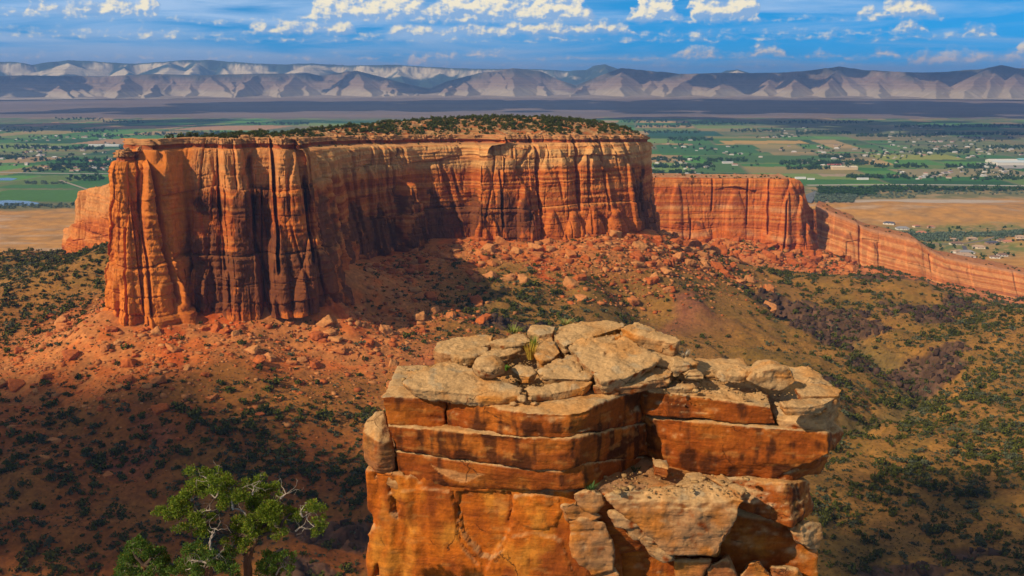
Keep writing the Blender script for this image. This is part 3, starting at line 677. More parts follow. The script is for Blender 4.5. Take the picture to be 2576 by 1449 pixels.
# --- the second, farther cliff with its square end
r2 = lambda px, P: np.array([at_y(p, np.interp(p, [1600, 1640, 1800, 2000, 2015, 2026, 2034, 2047, 2056], [446, 447, 449, 449, 455, 470, 497, 523, 528]), yy + 10).z for p, yy in zip(px, P[:, 1])])
def band2(c, X, Y, Z, T, px):
    t = T.ravel() + .01 * fbm(np.c_[X.ravel() / 40, Y.ravel() / 40, Z.ravel() / 10], 2, off=5)
    m = np.exp(-((t - .56) / .035) ** 2) * .7 + np.exp(-((t - .17) / .045) ** 2) * .75
    nn = sstep(-.3, .15, fbm(np.c_[X.ravel() / 30, Y.ravel() / 30, Z.ravel() / 20], 3, off=6))
    return mixc(c, (.56, .27, .11), m * nn)
cl2 = simple_cliff('cliff', 'second, lower red sandstone cliff beyond the mesa with a square right end', [(1590,612,1385),(1640,596,1372),(1728,611,1370),(1814,600,1372),(1904,606,1372),(1986,621,1366),(2058,613,1380)], r2, 11,
     [(1700,14,4,.9,.3),(1850,22,4,.8,.3),(1950,26,9,1.,.35),(1985,20,8,.92,.5),(2015,14,7,.78,.5),(2030,14,8,.42,.4),(1760,20,3,.35,.4)], [(1930,4,8,.2,1.),(1972,3,7,.0,.7),(1735,3,5,.0,.4),(1790,3,5,.5,1.),(1880,3,5,.3,1.)], 500.0, .8, 120, flute=3.2, rough=.7, joint=.25, varn_k=.22, base=np.array((.48, .115, .020)), part=.24, banded=band2, topcol=(.42,.22,.10))

# --- the tilted ridge that runs down to the right
r3 = lambda px, P: np.array([at_y(p, np.interp(p, [2030, 2049, 2119, 2197, 2256, 2314, 2353, 2392, 2471, 2576, 2640], [516, 523, 549, 580, 594, 607, 632, 650, 667, 687, 700]), yy + 30).z for p, yy in zip(px, P[:, 1])])
def band3(c, X, Y, Z, T, px):
    # the beds lie with the slope of the ridge
    X, Y, Z, T = X.ravel(), Y.ravel(), Z.ravel(), T.ravel()
    w = (T * 3.2 + .10 * fbm(np.c_[X / 60, Y / 60, Z / 20], 3, off=9))
    b = fbm(np.c_[0 * X, w * 3.0, X / 400], 4, off=77)
    c2 = mixc((.42, .125, .034), (.54, .225, .075), sstep(-.12, .28, b))
    c2 = mixc(c2, (.30, .10, .045), sstep(.16, .34, -b) * .7)
    top = sstep(.90, .97, T); c2 = mixc(c2, (.46, .20, .09), top)
    return c2 * (1 + .2 * fbm(np.c_[X / 5, Y / 5, Z / 5], 3, off=78))[:, None]
cl3 = simple_cliff('ridge', 'long banded red sandstone ridge sloping down to the right', [(2040,622,1392),(2076,632,1385),(2158,655,1372),(2256,682,1362),(2353,702,1352),(2471,728,1342),(2576,748,1332),(2660,765,1325)], r3, 40,
     [(2130,16,4,.7,.4),(2200,12,5,.65,.5),(2290,30,3,.6,.3),(2390,24,4,.7,.3)], [(2165,5,6,.0,.95),(2215,4,4,.0,.7),(2350,4,4,.3,.8)], 700.0, 1.0, 110, flute=4.0, rough=.6, joint=.12, varn_k=.12, banded=band3, end_taper=1, sr=9, topcol=(.44,.17,.055))

# ------------------------------------------------------------------ the far cliffs across the valley
def prof(px, pts): return np.interp(px, [p[0] for p in pts], [p[1] for p in pts])
FRONT = [(-300,196),(0,192),(100,190),(300,192),(420,186),(520,190),(640,186),(780,184),(820,190),(905,178),(960,192),(1040,215),(1085,224),(1130,204),(1200,186),(1290,172),(1360,180),(1400,200),(1445,216),(1490,196),(1555,172),(1620,178),(1700,186),(1800,184),(1900,184),(2000,180),(2090,168),(2150,176),(2250,182),(2350,182),(2440,174),(2490,165),(2560,178),(2700,172),(2900,180)]
REAR = [(-300,164),(0,158),(60,157),(110,163),(200,152),(300,158),(360,161),(440,156),(500,152),(560,153),(640,160),(720,163),(800,160),(840,166),(900,165),(1000,164),(1100,170),(1200,174),(1340,174),(1430,179),(1470,176),(1515,162),(1560,178),(1640,187),(1800,187),(1840,175),(1885,187),(2000,187),(2200,190),(2600,190),(2900,190)]
def far_range(name, label, r0, r1, crest, zbase, nth, nr, seed, spurs, badland, reach, spacing, slope):
    th = np.linspace(math.radians(-33), math.radians(33), nth); g = np.random.default_rng(int(seed))
    px = 1288 + FPX * np.tan(th)
    el = np.arctan((196 - prof(px, crest)) / FPX * np.cos(th) * .985)
    u = np.linspace(0, 1, nr); R = (r0 + (r1 - r0) * u[:, None]) + 0 * th[None]
    TH = np.broadcast_to(th[None], R.shape); X = R * np.sin(TH); Y = R * np.cos(TH)
    rc = r0 + reach * 1.12; rrim = rc + 420 * perlin(np.c_[th * 14, 0 * th + seed, 0 * th]) + 160 * perlin(np.c_[th * 45, 0 * th + seed, 0 * th])
    zc = rc * np.tan(el) - zbase
    P = np.c_[X.ravel() / 1000, Y.ravel() / 1000, 0 * X.ravel()]
    nz = fbm(P * 2.6, 4, off=seed + 8).reshape(R.shape); nz2 = fbm(P * 7, 3, off=seed + 9).reshape(R.shape)
    # the wall of the plateau itself
    q = (R - rrim[None]) / 900 + 1 + .25 * nz
    H = zc[None] * np.interp(q, [0, .35, .55, .8, .9, 1.0, 3.0], [0, .34, .50, .72, .93, 1.0, .97])
    # spurs with sharp crests running out from it, their flanks cut by gullies
    sp = [(p, 1.0, s) for p, s in spurs] + [(p + g.normal() * spacing * .7, g.uniform(.2, .95), g.uniform(.4, 1.0)) for p in np.arange(-330, 2930, spacing)]
    for (p0, rea, top) in sp:
        t0 = math.atan((p0 - 1288) / FPX); lean = g.normal() * .03; zz0 = float(np.interp(t0, th, zc)) * top; rr0 = float(np.interp(t0, th, rrim))
        rf = rr0 - rea * reach; t = (R - rf) / (rr0 - rf)
        lat = np.abs(TH - t0 - lean * (t - 1) * .35 - .006 * perlin(np.c_[R.ravel() / 500, 0 * P[:, 0] + p0, 0 * P[:, 0]]).reshape(R.shape)) * R
        rib = np.abs(perlin(np.c_[R.ravel() / 150 + p0, lat.ravel() / 900, 0 * P[:, 0] + seed])).reshape(R.shape)
        cz = zz0 * np.interp(t, [0, .12, .30, .42, .62, .74, 1.0, 2.0], [0, .20, .36, .56, .68, .86, .99, 1.0])
        H = np.maximum(H, cz - lat * slope * (.8 + .9 * g.uniform()) * (1 + .55 * (rib - .25)) * (t > 0) - 9e3 * (t <= 0))
    H = np.maximum(H, 0) 
    H = H + (10 * nz + 5 * nz2) * sstep(5, 60, H)
    Z = zbase + H + 7 * nz - 3; rel = (H / zc[None]).ravel(); zz = Z.ravel()
    band = fbm(np.c_[0 * P[:, 0], (zz + 14 * fbm(P, 2, off=seed + 1)) / 30, 0 * P[:, 0]], 3, off=seed + 11)
    if badland:
        c = mixc((.28,.195,.135), (.130,.098,.080), sstep(-.15, .25, band))
        c = mixc((.36,.29,.205), c, sstep(.16, .40, rel + .1 * nz.ravel()))
        c = mixc(c, (.36,.17,.095), sstep(.05, .3, band) * sstep(.3, .5, rel) * .7)
        gr = sstep(.55, .95, rel + .25 * nz.ravel()) * sstep(-.3, .25, fbm(P * 2.2, 4, off=seed + 13) + .15)
        c = mixc(c, (.040,.050,.042), gr * .9)
    else:
        c = mixc((.66,.55,.35), (.44,.34,.22), sstep(-.1, .25, band))
        gr = sstep(-.02, .22, .20 + .25 * sstep(1300, 1500, to_px(np.c_[X.ravel(), Y.ravel(), zz])[0]) + 1.3 * fbm(P * 1.1, 4, off=seed + 13) + .8 * sstep(.93, 1.0, rel) - .22 * sstep(.45, .55, rel) * (1 - sstep(.88, .94, rel)) + .40 * (1 - sstep(.30, .48, rel)))
        c = mixc(c, (.035,.062,.042), gr)
    me = mesh_np(name, np.c_[X.ravel(), Y.ravel(), zz], grid_faces(nr, nth), col=np.clip(c, .01, .9))
    tag(link(name, me, tint_material(name + ' rock', 60.0, .2, .3, 10.0)), label, 'hills', kind='structure')
far_range('hills', 'long line of buff desert cliffs with badland gullies across the valley', 14300, 19200, FRONT, -268, 1700, 210, 40.0,
          [(150,.7),(350,.95),(415,.6),(540,.95),(600,.7),(660,.95),(705,.6),(760,.9),(905,1.0),(985,.45),(1060,.4),(1150,.8),(1290,1.0),(1350,.6),(1480,.7),(1560,1.0),(1650,.6),(1730,.75),(1830,.75),(1985,.95),(2090,.95),(2190,.6),(2330,.8),(2470,1.0)], True, 2300, 62, .62)
far_range('hills', 'higher pale cliffs with dark wooded tops behind the desert cliffs', 20300, 26500, REAR, -240, 1500, 130, 91.0, [(200,1.0),(330,.9),(450,1.0),(510,1.0),(640,.8),(800,1.0),(1000,.9),(1515,1.0),(1840,1.0)], False, 2800, 80, .42)
# ------------------------------------------------------------------ the rock tower in front
def hull_mesh(pts):
    bm = bmesh.new()
    for p in pts: bm.verts.new(p)
    r = bmesh.ops.convex_hull(bm, input=bm.verts)
    bmesh.ops.delete(bm, geom=[g for g in set(r['geom_interior'] + r['geom_unused']) if isinstance(g, bmesh.types.BMVert) and g.is_valid], context='VERTS')
    bmesh.ops.recalc_face_normals(bm, faces=bm.faces)
    me = bpy.data.meshes.new('hull'); bm.to_mesh(me); bm.free(); return me
def remesh(me, voxel, smooth):
    o = bpy.data.objects.new('tmp', me); COL.objects.link(o)
    m = o.modifiers.new('r', 'REMESH'); m.mode = 'VOXEL'; m.voxel_size = voxel
    if smooth: s = o.modifiers.new('s', 'SMOOTH'); s.iterations = smooth; s.factor = .5
    dg = bpy.context.evaluated_depsgraph_get(); dg.update()
    out = bpy.data.meshes.new_from_object(o.evaluated_get(dg))
    bpy.data.objects.remove(o); bpy.data.meshes.remove(me)
    return out
def rockify(me, big=.10, mid=.05, fine=.018, bed=.04, plate=.05, seed=0.0, size=1.0, pits=0.0, sweep=None):
    V = verts_np(me); N = norms_np(me); s = size
    side = 1 - sstep(.5, .9, np.abs(N[:, 2]))
    d = big * fbm(V / (1.3 * s), 3, off=seed) + mid * fbm(V / (.42 * s), 3, off=seed + 5) + fine * fbm(V / (.13 * s), 3, off=seed + 9)
    q = fbm(V / (np.array([.8, .8, .55]) * s), 3, off=seed + 13); d += plate * np.round(q * 6) / 6 * 2
    zz = V[:, 2] + .10 * fbm(V / 1.6, 2, off=seed + 17)
    b = perlin(np.c_[0 * zz, 0 * zz + seed, zz / (.17 * s)]) + .6 * perlin(np.c_[0 * zz + 3, 0 * zz + seed, zz / (.06 * s)])
    d += bed * b * side * sstep(-.25, .2, fbm(V / np.array([2.5, 2.5, .7]), 2, off=seed + 19))
    if pits: d -= pits * sstep(.42, .62, perlin(V / (.28 * s) + 40)) 
    if sweep is not None: d += sweep(V, N)
    V2 = V + N * d[:, None]
    me.vertices.foreach_set('co', V2.astype(np.float32).ravel()); me.update()
    me.polygons.foreach_set('use_smooth', np.ones(len(me.polygons), bool))
    return V2, norms_np(me), q
TANT, FACE, STAIN, GLOW, PALE = np.array((.45,.27,.118)), np.array((.255,.056,.006)), np.array((.050,.014,.004)), np.array((.45,.108,.006)), np.array((.44,.19,.045))
def face_tint(V, N, seed=0.0, stain=.5, glow=0.0, top=1.0, tan=0.0):
    n1 = fbm(V / 1.1, 4, off=seed + 1); n2 = fbm(V / .3, 4, off=seed + 2)
    st = fbm(V / np.array([.40, .40, 2.6]), 4, off=seed + 3); st2 = fbm(V / np.array([1.6, 1.6, .5]), 4, off=seed + 4)
    c = mixc(FACE, (.35, .094, .010), sstep(-.1, .4, n1))
    c = mixc(c, (.20, .040, .006), sstep(.0, .35, st2) * .6)
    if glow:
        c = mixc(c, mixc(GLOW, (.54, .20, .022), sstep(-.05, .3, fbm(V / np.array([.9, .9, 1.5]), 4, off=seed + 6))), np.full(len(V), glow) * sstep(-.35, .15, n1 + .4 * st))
    c = mixc(c, STAIN, sstep(.02, .34, st + .5 * st2 + (stain - .5) * .8) * .88)
    c = mixc(c, PALE * .9, sstep(.22, .36, fbm(V / np.array([.7, .7, .22]), 4, off=seed + 7)) * .40)
    if tan: c = mixc(c, mixc(TANT * .80, (.44, .17, .032), sstep(-.15, .3, n1)), np.full(len(V), tan) * sstep(-.45, 0, n2 + n1 + .25))
    up = sstep(.25, .70, N[:, 2] + .22 * n2) * top
    t = mixc(TANT, (.47, .23, .075), sstep(-.1, .35, n1)); t = mixc(t, (.34, .27, .17), sstep(.12, .3, fbm(V / .55, 4, off=seed + 8)) * .5)
    c = mixc(c, t, up)
    sidew = 1 - sstep(.35, .8, np.abs(N[:, 2])); c = c * (1 + .20 * n2 + .18 * fbm(V / .07, 3, off=seed + 9) + .42 * sidew * fbm(V / np.array([1.3, 1.3, .085]), 3, off=seed + 12))[:, None]
    return np.clip(c, .004, .9)
MAT_ROCK = tint_material('tower sandstone', .09, .40, .9, .05, rough=.86, beds=.12)
MAT_SLAB = tint_material('weathered sandstone', .06, .40, 1.0, .045, rough=.93, beds=.08)

def plane_pt(x, y, a, b, Y0):
    """Where the sight line through crop position (x, y) meets the sheet that rises by b per metre from height a at distance Y0."""
    d = ray(*z1(x, y)); s = (a - b * Y0) / (d.z - b * d.y); return d * s
tower = empty('rock_tower', (0.6, 29.0, -64.0))
tag(tower, 'tall orange sandstone rock tower with dark streaked ledges in the foreground', 'rock formation')
def block(name, pts, voxel=.06, smooth=1, label=None, tint=None, parent=tower, mat=None, **kw):
    me = remesh(hull_mesh(pts), voxel, smooth)
    V, N, q = rockify(me, **kw)
    add_col(me, face_tint(V, N, kw.get('seed', 0), **(tint or {})))
    o = link(name, me, mat or MAT_ROCK)
    if parent is not None: o.parent = parent; o.matrix_parent_inverse = Matrix.Translation(-Vector(parent.location))
    if label: o['label'] = label
    return o
def Zs(*ps): return [zy(*p) for p in ps]
def pw(x, y, z): return Vector((x, y, z))
BK = 32.6
def backed(front, back_y=BK, tilt=0.0):
    """A front outline and the same outline pushed back."""
    f = Zs(*front); return f + [Vector((p.x * (1 + (back_y - p.y) * .004), back_y, p.z + tilt)) for p in f]

# ledges of the left block: one plan outline, each ledge set in a little under the one above
def FY(x): return float(np.interp(x, [100, 150, 470, 640, 860, 1070, 1160, 1215, 1440, 1480], [28.6, 28.0, 27.9, 27.4, 26.65, 26.5, 26.7, 27.25, 29.05, 29.3]))
def face_pts(pts, inset=0.0): return [zy(x, y, FY(x) + inset) for x, y in pts]
def shelf(top, bot, inset, zt, zb, xr=2.0, xl=-3.75, **kw):
    return block('ledge_block', face_pts(top, inset) + face_pts(bot, inset + .05) + [pw(xl,31.4,zt),pw(xr,31.6,zt),pw(xl,31.4,zb),pw(xr,31.6,zb)], **kw)
shelf([(152,476),(235,470),(470,480)], [(170,560),(192,606),(465,640)], 0, -9.25, -10.1, xr=-2.9, seed=1, tint=dict(stain=.40), plate=.04, voxel=.05, smooth=2)
shelf([(484,484),(640,508),(860,556),(1070,562),(1165,542),(1215,505),(1436,428)], [(478,644),(860,668),(1080,676),(1150,655),(1200,632),(1455,590)], 0, -9.25, -10.2, xl=-3.2, seed=2, tint=dict(stain=.58), voxel=.05, smooth=1, plate=.05)
shelf([(186,616),(470,650),(868,676),(1080,688),(1140,666),(1462,600)], [(230,735),(560,785),(900,832),(1040,838),(1125,795),(1474,755)], .03, -10.15, -11.3, seed=3, tint=dict(stain=.62), voxel=.05, smooth=1, bed=.03)
def crescent(V, N):
    px, py = to_px(V); x = (px - 880.5) / .51269; y = (py - 754.7) / .51269
    lo = 790 + 105 * np.sqrt(np.clip((x - 395) / 150, 0, 1)) - 38 * sstep(560, 665, x); hi = lo - 46 * np.sin(np.clip((x - 395) / 268, 0, 1) * np.pi)
    return x, y, sstep(hi - 3, hi + 3, y) * (1 - sstep(lo - 2, lo + 2, y)) * (x > 395) * (x < 664)
b3 = shelf([(222,742),(560,794),(900,840),(1045,846),(1125,806),(1474,765)], [(244,885),(400,932),(700,922),(1045,935),(1150,915),(1300,880),(1474,800)], .17, -11.3, -12.4, seed=4, tint=dict(stain=.36), voxel=.05, smooth=1, bed=.02, plate=.02,
      sweep=lambda V, N: -.02 * crescent(V, N)[2])
_V = verts_np(b3.data); _c = face_tint(_V, norms_np(b3.data), 4, stain=.30)
_x, _y, _m = crescent(_V, None); add = mixc(_c, np.array((.50,.21,.065)) * (1 + .3 * fbm(_V / .2, 3))[:, None], _m * (norms_np(b3.data)[:, 1] < -.3))
_a = b3.data.attributes['tint']; _cc = np.ones((len(_V), 4), np.float32); _cc[:, :3] = add; _a.data.foreach_set('color', _cc.ravel())
# the right block
block('ledge_block', Zs((1446,442,28.85),(1700,478,28.45),(1900,492,28.25),(2078,528,28.0),(1452,560,28.8),(1640,585,28.45),(1900,600,28.25),(2090,610,28.05)) + [pw(2.3,31.6,-9.0),pw(7.6,31.4,-9.0),pw(2.3,31.6,-10.1),pw(7.6,31.4,-10.1)], seed=6, tint=dict(stain=.44), voxel=.05, bed=.05)
block('ledge_block', Zs((2092,590,28.1),(2185,600,27.85),(2270,560,28.0),(2330,560,28.1),(2395,450,29.6),(2412,520,29.4),(2120,650,28.0),(2330,655,27.6),(2400,600,28.7)) + [pw(7.6,31.4,-9.2),pw(9.6,31.0,-9.1),pw(7.6,31.4,-10.2),pw(9.6,31.0,-10.2)], seed=7, tint=dict(stain=.15, tan=.8), voxel=.05, bed=.09)
block('wall_block', Zs((1478,585,28.95),(1640,592,28.55),(2100,640,28.1),(2338,652,27.6),(2352,762,27.55),(2140,770,27.9),(1482,710,29.0),(1600,842,28.6),(1950,872,28.3),(2060,880,28.15),(2112,790,28.1),(2412,640,29.2),(2405,690,29.0)) + [pw(2.4,31.6,-10),pw(9.6,31.2,-10.1),pw(2.4,31.6,-12),pw(8.6,31.2,-12.2),pw(9.4,30.6,-11)], seed=8, tint=dict(stain=.54), voxel=.05, bed=.03)
block('wall_block', Zs((2010,760,28.3),(2140,775,28.25),(2300,772,28.5),(2350,760,29.0),(2050,885,28.2),(2130,892,28.05),(2245,872,28.5),(2310,850,29.2)) + [pw(6.5,31.2,-11.4),pw(9.2,31.0,-11.2),pw(6.5,31.2,-12.4),pw(8.8,31,-12.3)], seed=9, tint=dict(stain=.55), voxel=.06, bed=.03)
block('wall_block', Zs((1700,850,28.6),(2110,893,27.75),(2150,900,27.65),(2258,880,28.6),(2272,1050,28.3),(2168,1116,27.35),(1945,1035,27.7),(1850,980,28.0),(2275,1000,29)) + [pw(4.6,30.8,-12.0),pw(8.7,30.8,-12.3),pw(8.7,30.8,-14.2)], seed=10, tint=dict(stain=.46), voxel=.06)
block('boulder', Zs((2140,1120,27.8),(2200,1085,27.6),(2305,1100,28.2),(2312,1150,28.0),(2300,1222,27.9),(2245,1222,27.5),(2180,1190,27.6)) + Zs((2150,1100,29.5),(2300,1100,29.5),(2300,1215,29.5)), seed=11, tint=dict(stain=.1, tan=.85), voxel=.05, big=.18, mid=.10)
# the floor of the recess and the leaning block under it
block('ledge', Zs((1160,905,27.3),(1480,775,29.2),(1640,838,28.8),(1960,900,28.4),(1900,960,27.2),(1600,965,26.9),(1280,960,26.8)) + [pw(1.2,31,-11.6),pw(7,31,-11.9),pw(1,31,-14),pw(7,31,-14),pw(1.0,27.6,-14),pw(6,27.8,-14)], seed=12, tint=dict(stain=.2, top=.55), voxel=.06, bed=.03)
block('boulder', Zs((1238,952,26.75),(1420,930,26.8),(1640,905,26.9),(1780,890,27.1),(1905,945,26.9),(1934,985,26.5),(1905,1060,26.35),(1800,1262,26.45),(1775,1272,26.45),(1560,1252,26.5),(1470,1170,26.5),(1270,1000,26.55)) + Zs((1420,940,28.2),(1750,900,28.3),(1900,960,28.2),(1800,1250,28),(1500,1180,28)), seed=13, tint=dict(stain=.16, tan=.62), voxel=.045, bed=.06, big=.14, plate=.07)
for k, (a, b, c_) in enumerate((((1268,1035),(1440,1105),(1300,1110)),((1330,1090),(1520,1185),(1390,1180)),((1400,1150),(1590,1272),(1470,1240)))):
    block('stone_layer', Zs((*a,26.75),(*b,26.6),(c_[0],c_[1],26.7),((a[0]+b[0])/2+25,(a[1]+b[1])/2-35,26.85),(b[0]-50,b[1]+14,26.65)) + Zs((*a,28),(*b,28),(*c_,28)), seed=14 + k, tint=dict(stain=.1, tan=.8), voxel=.045, bed=.06)
# the rugged column at the middle
for k, q in enumerate(([(1095,950),(1180,935),(1240,955),(1248,1000),(1190,1030),(1110,1010)], [(1035,1010),(1110,985),(1190,1020),(1235,1060),(1180,1095),(1060,1080)], [(1062,1085),(1180,1070),(1250,1090),(1300,1230),(1290,1330),(1180,1354),(1100,1250)], [(1100,1290),(1300,1310),(1330,1400),(1120,1420)])):
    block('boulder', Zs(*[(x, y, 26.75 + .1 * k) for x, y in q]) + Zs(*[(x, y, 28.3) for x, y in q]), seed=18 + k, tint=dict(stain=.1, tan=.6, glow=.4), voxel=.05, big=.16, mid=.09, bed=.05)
# the smooth lower wall, one body down to the canyon
WALL_SHEETS = [([(515,938),(790,945),(800,1090),(735,1200),(690,1272),(640,1245),(545,1130),(520,1000)], -.15), ([(250,930),(505,935),(535,1140),(640,1265),(655,1370),(320,1370),(300,1150)], .05), ([(690,1275),(800,1165),(900,1130),(1040,1180),(1100,1370),(655,1370)], .07),
               ([(800,960),(900,945),(1000,950),(1040,1010),(1010,1110),(900,1120),(815,1080)], .08), ([(880,940),(985,945),(990,1000),(900,995)], .07), ([(195,960),(245,1000),(235,1080),(205,1040)], -.2)]
def wall_sweep(V, N):
    px, py = to_px(V); x = (px - 880.5) / .51269; y = (py - 754.7) / .51269
    d = .26 * fbm(np.c_[x / 120, y / 420, 0 * x], 3, off=3) * (1 - sstep(300, 420, x)) - .22 * sstep(.25, .5, fbm(np.c_[x / 55, y / 130, 0 * x], 3, off=5)) * (1 - sstep(260, 380, x))
    # sheets that have fallen away, and the faces they left
    for poly, o_ in WALL_SHEETS:
        pl = np.array(poly, float); sd = seg_dist(x, y, poly + poly[:1]) * np.where(inside(x, y, pl), 1, -1); sd = sd + 22 * fbm(np.c_[x / 60, y / 60, 0 * x], 4, off=2 + o_)
        d += o_ * sstep(-2.5, 2.5, sd)
    d -= .16 * sstep(0, 6, 1354 - 0 * y) * np.exp(-((x - (515 + .52 * np.clip(y - 1100, 0, 300) + 14 * np.sin(y / 40))) / 5) ** 2) * (y > 935) * (y < 1290)
    d -= .10 * np.exp(-((x - (770 + 22 * np.sin(y / 70))) / 4) ** 2) * (y > 950) * (y < 1090)
    return d
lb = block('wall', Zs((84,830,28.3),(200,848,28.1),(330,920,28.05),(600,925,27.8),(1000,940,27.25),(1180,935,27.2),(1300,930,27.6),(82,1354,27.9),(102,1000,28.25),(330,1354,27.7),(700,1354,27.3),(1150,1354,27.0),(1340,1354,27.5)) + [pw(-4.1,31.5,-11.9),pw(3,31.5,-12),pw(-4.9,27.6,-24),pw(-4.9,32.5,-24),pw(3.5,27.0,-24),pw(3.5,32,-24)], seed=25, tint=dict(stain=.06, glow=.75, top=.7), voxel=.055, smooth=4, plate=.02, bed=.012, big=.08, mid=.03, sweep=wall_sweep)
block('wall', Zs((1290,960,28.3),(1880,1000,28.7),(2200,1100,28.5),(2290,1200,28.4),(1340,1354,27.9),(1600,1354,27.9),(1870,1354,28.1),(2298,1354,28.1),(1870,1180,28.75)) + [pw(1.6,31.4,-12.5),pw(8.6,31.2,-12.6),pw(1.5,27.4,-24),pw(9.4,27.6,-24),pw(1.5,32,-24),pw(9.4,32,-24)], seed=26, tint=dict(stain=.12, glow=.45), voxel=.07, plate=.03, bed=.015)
for k, q in enumerate(([(1590,1275),(1770,1275),(1700,1354),(1690,1420),(1600,1420)], [(1770,1290),(1850,1255),(1900,1354),(1870,1430),(1720,1430)], [(1960,1290),(2010,1275),(2060,1340),(2080,1430),(1910,1430),(1920,1350)], [(2060,1300),(2200,1320),(2250,1430),(2080,1430)])):
    block('boulder', Zs(*[(x, y, 27.0 + .12 * k) for x, y in q]) + Zs(*[(x, y, 28.6) for x, y in q]), seed=30 + k, tint=dict(stain=.12, tan=.25, glow=.5), voxel=.06, big=.14, mid=.06)
# the round knob on the left flank and the rough lip under it
block('knob', Zs((58,650,28.3),(75,600,28.5),(120,548,28.7),(170,535,28.9),(205,690,28.2),(218,760,28.1),(212,850,28.2),(120,848,28.2),(70,780,28.3),(140,700,27.8),(150,800,27.9)) + Zs((90,620,30.5),(180,560,30.5),(190,840,30.5),(90,800,30.5)), seed=36, tint=dict(stain=.22, tan=.35), voxel=.05, smooth=6, plate=.03)
block('rough_lip', Zs((90,820,28.5),(205,850,28.2),(240,880,28.1),(300,950,27.95),(250,965,28.0),(190,900,28.1)) + Zs((100,830,29),(240,870,29),(250,970,29)), seed=37, tint=dict(stain=.1, tan=.7), voxel=.045, big=.14, mid=.10)
# the column goes on down to the canyon floor out of sight
block('base', [pw(-4.8,27.5,-23.7),pw(9.2,27.4,-23.7),pw(-4.8,32.4,-23.7),pw(9.2,32,-23.7),pw(-10,23,-75),pw(12,23,-75),pw(-10,38,-75),pw(12,38,-75)], seed=38, tint=dict(stain=.2, glow=.4), voxel=.5, smooth=1, big=.8)
# the rise the loose slabs lie on
PB, PA, PY = .235, -9.12, 27.4
core = [plane_pt(x, y, PA - .50, PB, PY) for x, y in ((330,430),(420,330),(560,300),(720,250),(900,190),(1000,165),(1340,150),(1560,235),(1690,320),(1800,390),(1440,425),(900,440),(800,480))]
block('mound', core + [pw(p.x * 1.02, p.y + .2, -9.7) for p in core], seed=39, tint=dict(stain=.05, tan=.9), voxel=.06, bed=.09, big=.08)

# --- loose slabs and boulders on top, each a thing of its own
def slab(name, label, outline, lift, thick, seed, b=PB, a=PA, tilt=0.0, voxel=.035, bed=.065, cat='slab', tint=None, inset=.90, **kw):
    top = [plane_pt(x, y, a + lift, b, PY) for x, y in outline]
    cx = sum(p.x for p in top) / len(top); cy = sum(p.y for p in top) / len(top)
    pts = []
    for p in top:
        q = p.copy(); q.z += tilt * (p.x - cx)
        pts.append(q); r = q.copy(); r.x = cx + (r.x - cx) * inset; r.y = cy + (r.y - cy) * inset; r.z -= thick; pts.append(r)
        m = Vector((cx, cy, sum(p.z for p in top) / len(top) + .05 + tilt * 0)); pts.append(m)
    me = remesh(hull_mesh(pts), voxel, 0); P0 = dict(big=.035, mid=.04, fine=.022, plate=.055, pits=.04); P0.update(kw)
    V, N, q = rockify(me, seed=seed, bed=bed, **P0)
    t = dict(stain=.02, tan=.95, top=1.0); t.update(tint or {})
    add_col(me, face_tint(V, N, seed, **t))
    org = np.array([cx, cy, V[:, 2].min()]); me.vertices.foreach_set('co', (V - org).astype(np.float32).ravel()); me.update()
    o = link(name, me, MAT_SLAB); o.location = org
    return tag(o, label, cat, 'loose slabs and boulders on the rock tower')
slab('stone_slab', 'longest pale slab along the front left rim of the tower top', [(250,405),(300,360),(400,315),(490,292),(600,330),(760,400),(842,435),(838,470),(760,478),(640,470),(520,445),(380,440),(300,430)], .26, .36, 50, bed=.07, inset=.82, big=.09)
slab('stone_slab', 'flat pale slab right of the longest one, at the front rim', [(850,432),(960,415),(1090,400),(1190,400),(1160,425),(1060,445),(990,462),(880,468)], .16, .26, 51, inset=.88)
slab('stone_slab', 'broad low slab behind the round boulder, orange side to the left', [(408,240),(430,205),(520,178),(640,168),(700,172),(690,215),(600,245),(520,270),(440,262)], .24, .62, 52, tint=dict(tan=.6), inset=.96, bed=.03)
slab('stone_slab', 'layered lens shaped slab left above the round boulder', [(487,262),(560,238),(640,222),(684,232),(675,255),(610,275),(520,288)], .30, .34, 53, bed=.08)
slab('stone_slab', 'rounded pale slab left of the yellow grass tuft', [(682,205),(740,178),(830,160),(880,172),(895,200),(830,215),(740,225)], .30, .42, 54, bed=.07)
slab('stone_slab', 'narrow pointed slab right above the round boulder', [(620,275),(690,245),(780,236),(832,250),(790,268),(700,285),(650,290)], .28, .22, 55, bed=.06)
slab('stone_slab', 'stacked knobby slab right of the yellow grass tuft', [(905,225),(930,185),(985,175),(1005,200),(1035,250),(990,290),(940,300),(915,265)], .24, .46, 56, bed=.10)
slab('stone_slab', 'dark pitted triangular slab in the middle of the tower top', [(918,350),(990,300),(1060,262),(1100,268),(1190,372),(1180,392),(1090,388),(1000,385),(945,372)], .22, .36, 57, pits=.10, inset=.8)
slab('stone_slab', 'small jagged slab just right of the round boulder', [(782,335),(830,312),(895,322),(912,355),(880,378),(830,370)], .26, .26, 58)
slab('stone_slab', 'largest rough pale slab sloping down to the front right', [(1062,225),(1120,195),(1240,170),(1330,160),(1345,195),(1440,240),(1528,288),(1470,330),(1340,385),(1230,400),(1195,370),(1130,285)], .42, .52, 59, b=PB + .03, pits=.08, mid=.06, bed=.04, inset=.76)
slab('stone_slab', 'wide flat slab along the back skyline of the tower', [(998,185),(1020,130),(1120,105),(1260,102),(1345,112),(1350,128),(1230,165),(1100,200),(1050,225)], .42, .60, 60, pits=.05, inset=.8)
slab('stone_slab', 'small flat slab at the left of the back skyline', [(868,150),(890,122),(960,115),(1010,128),(1000,160),(930,172)], .36, .40, 61, bed=.07)
